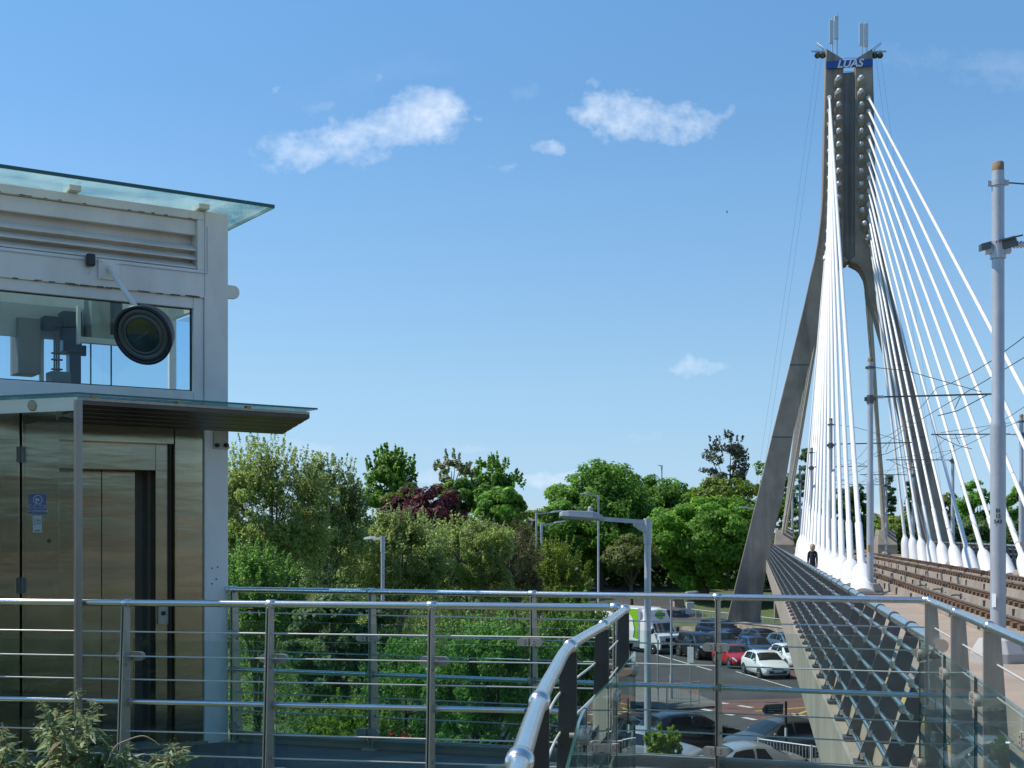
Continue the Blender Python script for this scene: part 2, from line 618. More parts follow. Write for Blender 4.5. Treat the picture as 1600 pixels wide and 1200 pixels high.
# ------------------------------------------------------------------ ground, roads
def build_ground():
    xs = [-3000, -1200, -500, -250] + list(range(-160, 161, 10)) + [250, 500, 1200, 3000]
    ys = [-2500, -800, -250, -100, -40] + list(range(0, 261, 9)) + [330, 450, 700, 1300, 3500]
    mb = MB()
    vs_ = [(x, y, terrain_z(x, y)) for y in ys for x in xs]
    n = len(xs)
    fs = [(j * n + i, j * n + i + 1, (j + 1) * n + i + 1, (j + 1) * n + i) for j in range(len(ys) - 1) for i in range(n - 1)]
    mb.add(vs_, fs, 0, True)
    tag(mb.build('ground', grass_m), kind='structure')

    def sheet(name, pts, z, m, cat=None):
        b = MB()
        b.add([(p[0], p[1], z) for p in pts], [tuple(range(len(pts)))])
        return tag(b.build(name, m), kind='structure')
    # the junction: one asphalt sheet from under the walkway to beyond the traffic queue
    sheet('road', [(-4, 30), (60, 30), (60, 62), (33, 75), (26, 100), (21, 116.5), (8, 116.5), (6.5, 95), (5.2, 72), (-4, 66)], GROUND + .02, asphalt)
    # far road climbing away behind the lorry
    b = MB()
    pr = None
    rows = []
    for Y in range(114, 181, 6):
        cx = 13 - (Y - 114) * .04
        rows.append([(cx - 5, Y, terrain_z(0, Y) + .05), (cx + 5, Y, terrain_z(0, Y) + .05)])
    b.loft(rows, closed=False, caps=False)
    tag(b.build('far_road', asphalt), kind='structure')
    # red cycle surfacing across the junction
    g = lambda px, py: (GP(px, py).x, GP(px, py).y)
    sheet('cycle_lane', [g(960, 1092), g(1100, 1108), g(1320, 1150), g(1320, 1085), g(1240, 1092), g(1100, 1096), g(1092, 1080), g(1080, 1068), g(960, 1064)], GROUND + .024, red_surface)
    sheet('cycle_lane', [g(1180, 1056), g(1330, 1066), g(1330, 1050), g(1215, 1047)], GROUND + .024, red_surface)
    sheet('cycle_lane', [g(1215, 1200), g(1340, 1215), g(1340, 1172), g(1262, 1162)], GROUND + .024, red_surface)

    def line(name, a, c, w, m, dash=None):
        b = MB()
        a, c = GP(*a), GP(*c)
        d = c - a
        Ln = d.length
        d.normalize()
        s = Vector((-d.y, d.x, 0)) * w / 2
        t = 0
        step = dash or (Ln, 0)
        while t < Ln - .05:
            p, q = a + d * t, a + d * min(t + step[0], Ln)
            b.add([p - s, q - s, q + s, p + s], [(0, 1, 2, 3)])
            t += step[0] + step[1]
        for i, v in enumerate(b.v):
            b.v[i] = (v[0], v[1], GROUND + .029)
        return tag(b.build(name, m), kind='structure')
    line('lane_marking', (985, 1012), (1112, 1048), .15, paint_white)
    line('lane_marking', (1150, 1050), (1245, 1078), .13, paint_white)
    line('stop_line', (1080, 1092), (1330, 1130), .32, paint_white, (.9, .8))
    line('stop_line', (1094, 1108), (1260, 1142), .32, paint_white, (.9, .8))
    line('lane_marking', (1128, 1143), (1160, 1156), .15, paint_white)
    line('lane_marking', (1050, 1182), (1140, 1172), .15, paint_white)
    line('lane_marking', (985, 1120), (1012, 1132), .12, paint_white)
    line('box_marking', (1195, 1113), (1275, 1134), .2, paint_yellow)
    line('box_marking', (1180, 1112), (1290, 1104), .2, paint_yellow)
    line('box_marking', (1222, 1126), (1290, 1101), .2, paint_yellow)
    line('box_marking', (1240, 1134), (1320, 1140), .2, paint_yellow)
    line('box_marking', (1200, 1113), (1290, 1121), .14, paint_yellow)

    def kerbed(name, pts, h, m):
        b = MB()
        b.prism([(p[0], p[1], GROUND - .05) for p in pts], (0, 0, h + .05))
        return tag(b.build(name, m, bevel=.02), kind='structure')
    kerbed('pavement', [g(940, 1098), g(1042, 1113), g(1118, 1107), g(1116, 1099), g(1060, 1080), g(940, 1072)], .14, paving)
    kerbed('pavement', [g(1120, 1186), g(1230, 1172), g(1330, 1192), g(1330, 1330), g(880, 1330), g(920, 1222)], .14, paving)
    kerbed('pavement', [g(1066, 962), g(1150, 986), g(1236, 1003), g(1330, 1012), g(1330, 1006), g(1236, 997), g(1150, 980), g(1066, 957)], .14, paving)
    kerbed('pavement', [g(930, 1048), g(985, 1040), g(982, 985), g(985, 958), g(930, 958)], .13, paving)


build_ground()

# ------------------------------------------------------------------ bridge
SP = (105 + 0) / BC + 7.45 * BS             # pylon station along the bridge
PC = BR(7.45, 105, 0)
VV = Vector((BC, -BS, 0))                   # across the bridge, to the right
UU = Vector((BS, BC, 0))                    # along the bridge, away


def pyl(px, py, back=0.0):
    t = (px - 800) / F
    d = (PC.y * t - PC.x) / (VV.x - VV.y * t)
    p = PC + VV * d
    z = EYE + (HOR - py) / F * p.y
    return Vector((p.x, p.y, z)) + UU * back


SA = [1.0165 * (100.5 - 5 * i) + 2.07 for i in range(13)]
bridge = thing('cable_stayed_bridge', 'tall concrete cable stayed tram bridge with a forked pylon and white stay cables', 'bridge', WS(7.4, 60, 0))


def extrude_section(poly, s0, s1, step=None):
    ss = [s0, s1] if step is None else list(np.arange(s0, s1, step)) + [s1]
    return [[WS(w, s, z) for (w, z) in poly] for s in ss]


def build_bridge():
    sec = [(.903, -.2), (1.04, -.2), (1.08, 0), (13.45, 0), (13.5, -.2), (13.62, -.2), (13.62, -1.0), (11.0, -1.75), (3.6, -1.75), (.903, -1.12)]
    MB().loft(extrude_section(sec, -40, 175, 5.5)).build('deck', [deck_con], bridge)
    # separate fascia strip standing 3 mm proud of the deck edge
    MB().loft(extrude_section([(.86, -.195), (.90, -.195), (.90, -1.12), (.86, -1.12)], 11.2, 175, 3.0)).build('edge_beam', fascia_con, bridge)
    MB().loft(extrude_section([(13.623, -.195), (13.65, -.195), (13.65, -1.0), (13.623, -1.0)], -40, 175, 3.0)).build('edge_beam', fascia_con, bridge)
    MB().loft(extrude_section([(1.62, .004), (1.78, .004), (1.78, .012), (1.62, .012)], -20, 165)).build('edge_strip', tactile, bridge)
    # pylon
    D = 2.6
    left = [(1291, 76, 1317), (1290, 93, 1318), (1288.5, 150, 1318), (1288, 200, 1318), (1286.8, 250, 1318), (1285.5, 300, 1318), (1283.5, 330, 1318), (1281, 355, 1318),
            (1277, 382, 1318), (1273.5, 400, 1318), (1271.3, 409, 1325), (1268, 418, 1314), (1263, 432, 1303.5), (1256, 455, 1298.5), (1253, 467, 1296.5), (1246, 500, 1289),
            (1232, 560, 1269), (1207, 670, 1242), (1182, 780, 1221.5), (1166, 845, 1207), (1145, 930, 1192), (1133, 980, 1186), (1128, 1000, 1183)]
    pts = []
    for (xo, y, xi) in left:
        pts.append((xo, y, xi))
    # follow the photograph's outline: left outer edge measured from the picture
    lo = [(76, 1291), (93, 1290.4), (150, 1288.6), (200, 1287.5), (250, 1286.6), (300, 1285.4), (330, 1283.4), (355, 1281), (382, 1277), (405, 1272.6), (430, 1266.5), (455, 1261), (480, 1255.6),
          (560, 1236), (670, 1208.6), (780, 1182), (845, 1166), (930, 1145), (1000, 1128)]
    li = [(76, 1317), (93, 1318), (400, 1318), (407, 1326.2), (409.5, 1321), (413, 1314), (418, 1308.5), (430, 1302), (450, 1298), (467, 1296.5), (486, 1288), (560, 1267), (670, 1241), (780, 1223), (845, 1206), (930, 1192), (1000, 1183)]
    ys = sorted(set([y for y, _ in lo] + [y for y, _ in li]))
    ip = lambda tab, y: float(np.interp(y, [a for a, _ in tab], [b for _, b in tab]))
    for side in (0, 1):
        rings = []
        for y in ys:
            xo, xi = ip(lo, y), ip(li, y)
            yi = y
            if side:
                xo, xi = 2 * 1327 - xo, 2 * 1327 - xi
            if y == 76:
                yi = 92
            rings.append([pyl(xo, y), pyl(xi, yi), pyl(xi, yi, D), pyl(xo, y, D)])
        MB().loft(rings).build('pylon_leg', pylon_con, bridge, bevel=.06)
    # recessed web between the two upper legs
    mb = MB()
    mb.hexa((pyl(1327, 111.5) + pyl(1327, 406)) / 2 + UU * (.28 + .9), VV * .47, UU * .9, (0, 0, (pyl(1327, 111.5).z - pyl(1327, 406).z) / 2))
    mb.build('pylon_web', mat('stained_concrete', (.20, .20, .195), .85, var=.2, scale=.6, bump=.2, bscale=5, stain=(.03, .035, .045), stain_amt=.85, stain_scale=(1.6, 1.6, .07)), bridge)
    # joint lines of the concrete lifts
    for y in (570, 683):
        for side in (0, 1):
            xo, xi = ip(lo, y), ip(li, y)
            if side:
                xo, xi = 2654 - xo, 2654 - xi
            a, b = pyl(xo, y), pyl(xi, y)
            MB().bar(a * .98 + b * .02 - UU * .004, a * .02 + b * .98 - UU * .004, .02, .12).build('lift_joint', steel_dark, bridge)
    # anchor heads in two columns on the front of the pylon
    for side in (0, 1):
        for k in range(13):
            y = 126 + 20.6 * k
            x = [1310, 1345][side]
            if k > 9:
                x += (k - 9) * (k - 9) * 1.3 * (1 if side else -1)
            c = pyl(x, y + 4)
            ax = (-UU * .8 + Vector((0, 0, .62))).normalized()
            h = MB()
            h.lathe([(.31, -.5), (.31, .30), (.29, .36), (.2, .38)], c - UU * .1, ax, 14)
            hd = h.build('cable_head_sleeve', pylon_con, bridge)
            MB().lathe([(.17, .36), (.17, .55), (.14, .62), (0.0, .65)], c - UU * .1, ax, 14).build('cable_head_cap', galv_light, hd)
    # stay cables over the main span
    for side in (0, 1):
        for i, s in enumerate(SA):
            w = 3.35 if side == 0 else 11.3
            base = WS(w, s, 0)
            k = 12 - i
            ytop = 152 + 20.6 * k
            xo = ip(lo, ytop)
            xi_ = 1296.0
            if ytop > 380:
                xi_ = 1296 - (ytop - 380) * .32
            elif ytop > 330:
                xi_ = 1296 - (ytop - 330) * .06
            xt = xi_ if side == 0 else 2654 - xi_ - 1
            top = pyl(xt, ytop)
            d = (top - base).normalized()
            mb = MB()
            mb.tube([base + d * 1.5, top + d * .4], .092, 10)
            mb.tube([base + d * 1.2, base + d * 4.6], .125, 12)
            mb.lathe([(.17, 0), (.17, .25), (.12, .32)], top - d * .35, d, 12)
            cb = mb.build('stay_cable', cable_white, bridge)
            pr = [(.42, -.3), (.40, .2), (.37, .8), (.345, 1.15), (.30, 1.4), (.22, 1.62), (.15, 1.75), (.13, 1.9)]
            MB().lathe(pr, base, d, 18).build('anchor_housing', white_paint, cb)
            MB().box(base + Vector((0, 0, .03)), (1.1, 1.3, .06), -BA).build('anchor_plinth', concrete, cb)
    # back stays to the far abutment
    for side in (0, 1):
        bx = WS(2.75 * BC if side == 0 else 12.15 * BC, 0, 0)
        Yb = 125
        blk_px = 1225 if side == 0 else 1384
        c = P(blk_px, 834, Yb)
        mb = MB()
        base = [Vector((c.x, c.y, -7)) + VV * a + UU * b for a, b in ((-.9, -1.8), (.9, -1.8), (.9, 2.6), (-.9, 2.6))]
        mid = [Vector((v.x, v.y, .9)) for v in base]
        tp = [Vector((c.x, c.y, 2.3)) + VV * a + UU * b for a, b in ((-.75, -.9), (.75, -.9), (.75, 2.4), (-.75, 2.4))]
        mb.loft([base, mid, tp])
        mb.build('backstay_block', concrete, bridge, bevel=.05)
        for k in range(13):
            ytop = 152 + 20.6 * k
            xt = 1307 if side == 0 else 1346
            if ytop > 340:
                xt += (-1 if side == 0 else 1) * (ytop - 340) * .14
            top = pyl(xt, ytop, D - .3)
            lo_ = Vector((c.x, c.y, 1.9)) + UU * (1.9 - .25 * k) + VV * ((k % 2) * .24 - .12)
            d = (lo_ - top).normalized()
            mb = MB()
            mb.tube([top, lo_], .085, 8)
            mb.tube([lo_ - d * 2.2, lo_ + d * .3], .105, 8)
            mb.build('backstay', cable_grey, bridge)


build_bridge()


# name board, antennas, floodlights on the pylon
def build_pylon_top():
    t = thing('name_board', 'blue board with white italic letters across the pylon top', 'sign', pyl(1327, 109, -.3))
    a, b = pyl(1290.5, 109, -.2), pyl(1363.5, 93, -.2)
    mb = MB()
    c = (a + b) / 2
    mb.hexa(c, VV * ((b - a).dot(VV) / 2), UU * .06, (0, 0, (b.z - a.z) / 2))
    mb.build('board', sign_blue, t, bevel=.01)
    text_mesh('lettering', 'LUAS', .84, c - UU * .066 + Vector((0, 0, -.02)) + VV * .02, VV, (0, 0, 1), white_paint, t, .012, .28, bold=.022)
    k = MB()
    cc = pyl(1327, 111, .2)
    k.bar(pyl(1320, 111.5, .1), pyl(1335, 111.5, .1), .05, .05)
    k.bar(pyl(1319, 90, .1), pyl(1338, 90, .1), .05, .05)
    k.build('cross_rail', galv_light, t)
    specs = [(1299.5, 27, 64, 'left', 86), (1307.5, 20.5, 57, 'tall', 88), (1346.5, 32, 67, 'a', 85), (1354.2, 32, 69, 'b', 83)]
    labs = ['slim grey mobile phone antenna, outermost left on top of the pylon', 'tallest grey mobile phone antenna on the left peak of the pylon',
            'grey mobile phone antenna nearest the notch on the right peak of the pylon', 'grey mobile phone antenna outermost on the right peak of the pylon']
    for (x, y0, y1, _, yb), lab in zip(specs, labs):
        b0 = pyl(x, yb, .8)
        an = thing('panel_antenna', lab, 'antenna', b0, 'antennas on top of the pylon')
        MB().tube([pyl(x + 1.5, yb + 4, .8), pyl(x + 1.5, y0 - 5, .8)], .05, 8).build('mast_pole', galv, an)
        p0, p1 = pyl(x, y0, .6), pyl(x, y1, .6)
        MB().hexa((p0 + p1) / 2, VV * .16, UU * .1, (0, 0, (p0.z - p1.z) / 2)).build('panel', galv_light, an, bevel=.03)
    for side, lab in ((-1, 'pair of floodlights on a steel arm at the left of the pylon top'), (1, 'pair of floodlights on a steel arm at the right of the pylon top')):
        x0 = 1327 + side * 36
        f = thing('floodlight_pair', lab, 'floodlight', pyl(x0, 77, .6), 'floodlights on the pylon')
        MB().bar(pyl(x0, 76.5, .6), pyl(x0 + side * 23, 76.0, .6), .1, .1).build('arm', galv, f)
        e = MB()
        e.tube([pyl(x0 - side * 2, 75, .6), pyl(x0 + side * 14.5, 62, .6), pyl(x0 + side * 15, 64.5, .6), pyl(x0 + side * 3, 74, .6)], .035, 6)
        e.build('brace', galv_light, f)
        for q in (6, 14):
            hc_ = MB()
            p0, p1 = pyl(x0 + side * q, 80, .6), pyl(x0 + side * (q + 95), 760, .6)
            pts = [p0.lerp(p1, k / 10) + Vector((0, 0, -3.0 * (k / 10) * (1 - k / 10))) for k in range(11)]
            hc_.tube(pts, .0065, 4)
            hc_.build('hanging_rope', steel_dark, f)
        for q in (5, 13):
            hd = MB()
            c = pyl(x0 + side * q, 81.5, .6)
            hd.lathe([(.05, -.2), (.2, -.18), (.23, .1), (.25, .12), (.25, .16), (.05, .17)], c, (-UU * .6 + Vector((0, 0, -.5))), 14)
            hd.bar(c + Vector((0, 0, .42)), c, .04, .04)
            hd.build('lamp_head', steel_dark, f)


build_pylon_top()


# ------------------------------------------------------------------ bridge parapets
def parapet(label, wtop, wbase, ztop, zbase, s0, s1, spacing, nb, flip=1):
    t = thing('bridge_parapet', label, 'railing', WS(wbase, s0, zbase), 'steel parapets along the bridge')
    rl = MB()
    rl.tube([WS(wtop, s, ztop) for s in np.linspace(s0 - .5, s1, 40)], .052, 12)
    rl.build('handrail', steel, t)
    n = int((s1 - s0) / spacing)
    nm = 0
    for i in range(n + 1):
        s = s0 + i * spacing
        p0, p1 = WS(wbase, s, zbase), WS(wtop, s, ztop - .04)
        wd = Vector((BC, -BS, 0)) * flip
        poly = [p0 - wd * .09, p0 + wd * .15, p1 + wd * .08, p1 - wd * .05]
        m = MB()
        m.prism([q - UU * .011 for q in poly], UU * .022)
        m.box(p0 + Vector((0, 0, .02)), (.2, .24, .05), -BA)
        m.lathe([(.062, -.03), (.062, .03)], WS(wtop, s, ztop), UU, 12)
        m.build('post', mat('parapet_steel', (.15, .155, .16), .5, .7, var=.2), t)
    for k in range(nb):
        f = (k + .35) / (nb + .1)
        w = wbase + (wtop - wbase) * f
        z = zbase + (ztop - zbase) * f
        MB().tube([WS(w - .02 * flip, s, z) for s in np.linspace(s0 - .3, s1, 30)], .024, 8).build('bar', steel, t)
    # glinting clamp knobs, one at every crossing
    kn = MB()
    for i in range(n + 1):
        for k in range(nb):
            f = (k + .35) / (nb + .1)
            w, z, s = wbase + (wtop - wbase) * f, zbase + (ztop - zbase) * f, s0 + i * spacing
            kn.box(WS(w - .05 * flip, s, z + .02), (.04, .09, .06), -BA)
    tag(kn.build('bar_clamps', steel, t), kind='stuff')
    return t


parapet('long slanting steel bridge parapet of bars and posts beside the left footway', 1.39, .985, 1.06, -.2, 11.0, 113, 1.5, 6)
parapet('steel parapet along the far right edge of the bridge behind the anchors', 13.3, 13.5, 1.3, -.1, 36, 118, 1.5, 5, -1)


# ------------------------------------------------------------------ tracks
def track(label, w0):
    t = thing('tram_track', label, 'track', WS(w0, 60, 0), 'tram tracks across the bridge')
    for w in (w0 - .68, w0 + .68):
        rings = extrude_section([(w - .26, 0.005), (w + .26, .005), (w + .24, .24), (w - .24, .24)], -30, 165, 3.9)
        pl = MB().loft(rings).build('plinth', concrete, t)
        jb = MB()
        for s in np.arange(12, 110, 3.9):
            jb.box(WS(w, s, .12), (.485, .05, .20), -BA)
            jb.box(WS(w - .275, s, .12), (.05, .05, .2), -BA)
        tag(jb.build('drain_gaps', steel_dark, pl), kind='stuff')
        prof = [(-.07, .25), (.07, .25), (.07, .265), (.01, .285), (.01, .35), (.035, .365), (.035, .40), (-.035, .40), (-.035, .365), (-.01, .35), (-.01, .285), (-.07, .265)]
        mb = MB()
        mb.loft(extrude_section([(w + a, z) for a, z in prof], -30, 165, 8))
        for s in np.arange(9, 105, .66):
            mb.box(WS(w - .11, s, .285), (.1, .26, .1), -BA)
            mb.box(WS(w + .11, s, .285), (.1, .26, .1), -BA)
        rr = mb.build('rail', rust, t)
        MB().loft(extrude_section([(w - .03, .401), (w + .03, .401), (w + .03, .404), (w - .03, .404)], -30, 165)).build('running_surface', rail_top, rr)
    # cable loops and drains lying between the rails
    k = MB()
    rnd = random.Random(3)
    for s in np.arange(14, 100, 2.3):
        c = WS(w0 + rnd.uniform(-.1, .1), s + rnd.uniform(-.4, .4), .04)
        k.box(c, (.35, .12, .07), -BA)
        if rnd.random() < .5:
            k.tube([c + Vector((.2 * math.cos(q), .2 * math.sin(q), .12 + .1 * math.sin(q))) for q in np.linspace(0, 5.5, 9)], .022, 5)
    tag(k.build('cable_clips', steel_dark, t), kind='stuff')


track('rusty tram track nearer the left footway, rails on concrete plinths', 5.31)
track('rusty tram track farther right beside the right row of anchors', 8.56)


# ------------------------------------------------------------------ overhead line masts
def ocs_mast(dx, Y, label, group, side=1, near=False, ztop=7.45):
    b = BR(dx, Y, 0)
    t = thing('overhead_line_mast', label, 'mast', b, group)
    at = lambda z: Vector((b.x, b.y, z))
    mb = MB()
    mb.lathe([(.112, .35), (.112, 3.5), (.108, 3.56), (.092, 3.62), (.09, ztop - .12)], at(0), (0, 0, 1), 20)
    mb.build('pole', galv, t)
    MB().lathe([(.086, ztop - .12), (.086, ztop + .0), (.07, ztop + .02)], at(0), (0, 0, 1), 14).build('cap', wood_cap, t)
    MB().lathe([(.42, 0), (.42, .14), (.3, .34), (.17, .36)], at(0), (0, 0, 1), 8, smooth=False).build('base_plinth', concrete if not near else mat('plinth_grey', (.42, .41, .40), .8, var=.1), t, bevel=.015)
    c = MB()
    c.lathe([(.115, 0), (.115, .26)], at(6.02), (0, 0, 1), 14)
    c.box(at(6.16), (.36, .14, .12), -BA)
    c.build('collar', galv if near else steel_dark, t)
    c = MB()
    c.lathe([(.105, 0), (.105, .09)], at(ztop - .34), (0, 0, 1), 14)
    c.box(at(ztop - .3), (.3, .07, .07), -BA)
    c.build('top_clamp', galv if near else steel_dark, t)
    v = VV * side
    L = 3.75
    a0, a1 = at(6.22) + v * .12, at(6.25) + v * L
    MB().tube([a0 + v * .3, a1], .028, 8).build('bracket_arm', steel_dark, t)
    ins = MB()
    ins.lathe([(.02, 0)] + [(r, z) for i in range(4) for (r, z) in ((.06, .03 + i * .05), (.035, .05 + i * .05))] + [(.02, .24)], a0 + v * .08, v, 10)
    ins.build('insulator', galv_light, t)
    MB().tube([at(ztop - .3) + v * .15, at(ztop - .42) + v * 1.1, at(6.32) + v * (L - .4)], .012, 6).build('tie_wire', steel_dark, t)
    d = MB()
    d.tube([at(6.24) + v * (L - .2), at(5.75) + v * (L - 1.1), at(5.6) + v * (L - 1.7)], .016, 6)
    d.tube([at(6.24) + v * (L - 1.0), at(5.8) + v * (L - 1.2)], .012, 6)
    d.build('steady_arm', steel_dark, t)
    if near:
        q = MB()
        cc = at(6.28) + Vector((.12, -.1, 0))
        q.hexa(cc + Vector((.02, 0, .03)), (.17, -.02, .035), (.02, .1, .02), (0, 0, .012))
        q.hexa(cc + Vector((-.02, 0, -.05)), (.13, -.02, .035), (.02, .02, .0), (-.02, 0, .07))
        q.build('bracket_plate', steel_dark, t)
        q = MB()
        q.hexa(at(6.2) + Vector((-.2, -.02, 0)), (.075, 0, .02), (0, .06, 0), (0, 0, .05))
        q.build('junction_box', steel_dark, t)
        dv = Vector((b.x, b.y, 0)).normalized()
        for i, s in enumerate(('BI', '15', '543')):
            text_mesh('number', s, .08, Vector((b.x, b.y, 2.252 - i * .082)) - dv * .1135, (dv.y, -dv.x, 0), (0, 0, 1), ink, t, .0012, bold=.002)
        st = MB()
        an = math.atan2(-dv.x, dv.y) + .0
        st.hexa(Vector((b.x, b.y, .92)) - dv * .095 + Vector((-.062, 0, 0)), Vector((dv.y, -dv.x, 0)) * .03 + dv * -.022, dv * .003, (0, 0, .1))
        st.build('warning_sticker', paper, t)
    else:
        st = MB()
        st.box(Vector((b.x - .06, b.y - .1, 1.45)), (.08, .02, .22))
        st.build('warning_sticker', mat('sticker_orange', (.7, .35, .05), .6), t)
    return t


left_m = [(19.9, True, 'nearest grey overhead line mast, numbered BI 15 543, in front of the tracks'),
          (42, False, 'grey overhead line mast standing before the nearest white anchor on the left'),
          (64, False, 'third overhead line mast of the left row, among the white cables'),
          (86, False, 'fourth overhead line mast of the left row, among the farthest cables'),
          (108, False, 'overhead line mast just beyond the left leg of the pylon'),
          (130, False, 'farthest overhead line mast, beyond the back stays on the left')]
for Y, near, lab in left_m:
    ocs_mast(3.63, Y, lab, 'overhead line masts along the left footway', 1, near)
right_m = [(57.5, 'overhead line mast at the right picture edge behind the near mast'), (77.5, 'overhead line mast right of the pylon between the right cables'),
           (97, 'overhead line mast in front of the right pylon leg'), (117, 'farthest overhead line mast on the right beside the concrete backstay block')]
for Y, lab in right_m:
    ocs_mast(11.5, Y, lab, 'overhead line masts along the right side', -1, False, 7.05)


def overhead_wires():
    for w, lab in ((5.31, 'thin overhead contact wire above the nearer track'), (8.56, 'thin overhead contact wire above the farther track')):
        t = thing('overhead_wire', lab, 'wire', WS(w, 20, 5.5), 'overhead wires')
        MB().tube([WS(w + (.2 if i % 2 else -.2), 4 + 22.3 * i, 5.55) for i in range(7)], .011, 6).build('contact_wire', steel_dark, t)
        pts = []
        for i in range(6):
            for q in np.linspace(0, 1, 8)[:-1]:
                pts.append(WS(w, 19 + 22.3 * (i + q), 6.25 - 1.6 * q * (1 - q)))
        MB().tube(pts, .011, 6).build('carrier_wire', steel_dark, t)


overhead_wires()
# ------------------------------------------------------------------ footbridge floor and its railings
def plan(px, py, z=1.4):
    Y = (EYE - z) * F / (py - HOR)
    return Vector(((px - 800) / F * Y, Y, 0))


A0, A1 = Vector((-4.3, 10.1, 0)), Vector((.73, 9.22, 0))
B0, B1 = Vector((-2.60, 12.19, 0)), Vector((3.19, 10.2, 0))
D1 = Vector((1.75, 2.9, 0))
Cpts = [plan(978, 951), plan(945, 976), plan(892, 1009), plan(866, 1049), plan(843, 1096), plan(812, 1190), plan(792, 1290), Vector((-.03, 1.75, 0))]


def build_floor():
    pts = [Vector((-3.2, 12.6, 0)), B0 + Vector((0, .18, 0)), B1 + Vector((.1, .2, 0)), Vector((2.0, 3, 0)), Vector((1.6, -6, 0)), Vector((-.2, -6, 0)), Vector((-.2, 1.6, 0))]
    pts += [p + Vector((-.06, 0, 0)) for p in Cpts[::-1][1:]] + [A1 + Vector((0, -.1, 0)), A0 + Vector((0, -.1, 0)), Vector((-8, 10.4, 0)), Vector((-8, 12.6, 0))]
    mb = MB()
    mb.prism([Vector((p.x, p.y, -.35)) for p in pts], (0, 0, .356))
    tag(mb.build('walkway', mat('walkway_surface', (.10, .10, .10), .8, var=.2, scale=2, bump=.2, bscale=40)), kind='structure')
    # the unseen station platform behind, extended sideways for the steel cladding to mirror
    mb = MB()
    mb.prism([Vector((x, y, -.3)) for x, y in ((2.1, -6.1), (14.5, -6.1), (14.5, 5), (70, 5), (70, -60), (-1, -60), (-1, -6.1))], (0, 0, .33))
    tag(mb.build('station_platform', deck_con), kind='structure')


build_floor()


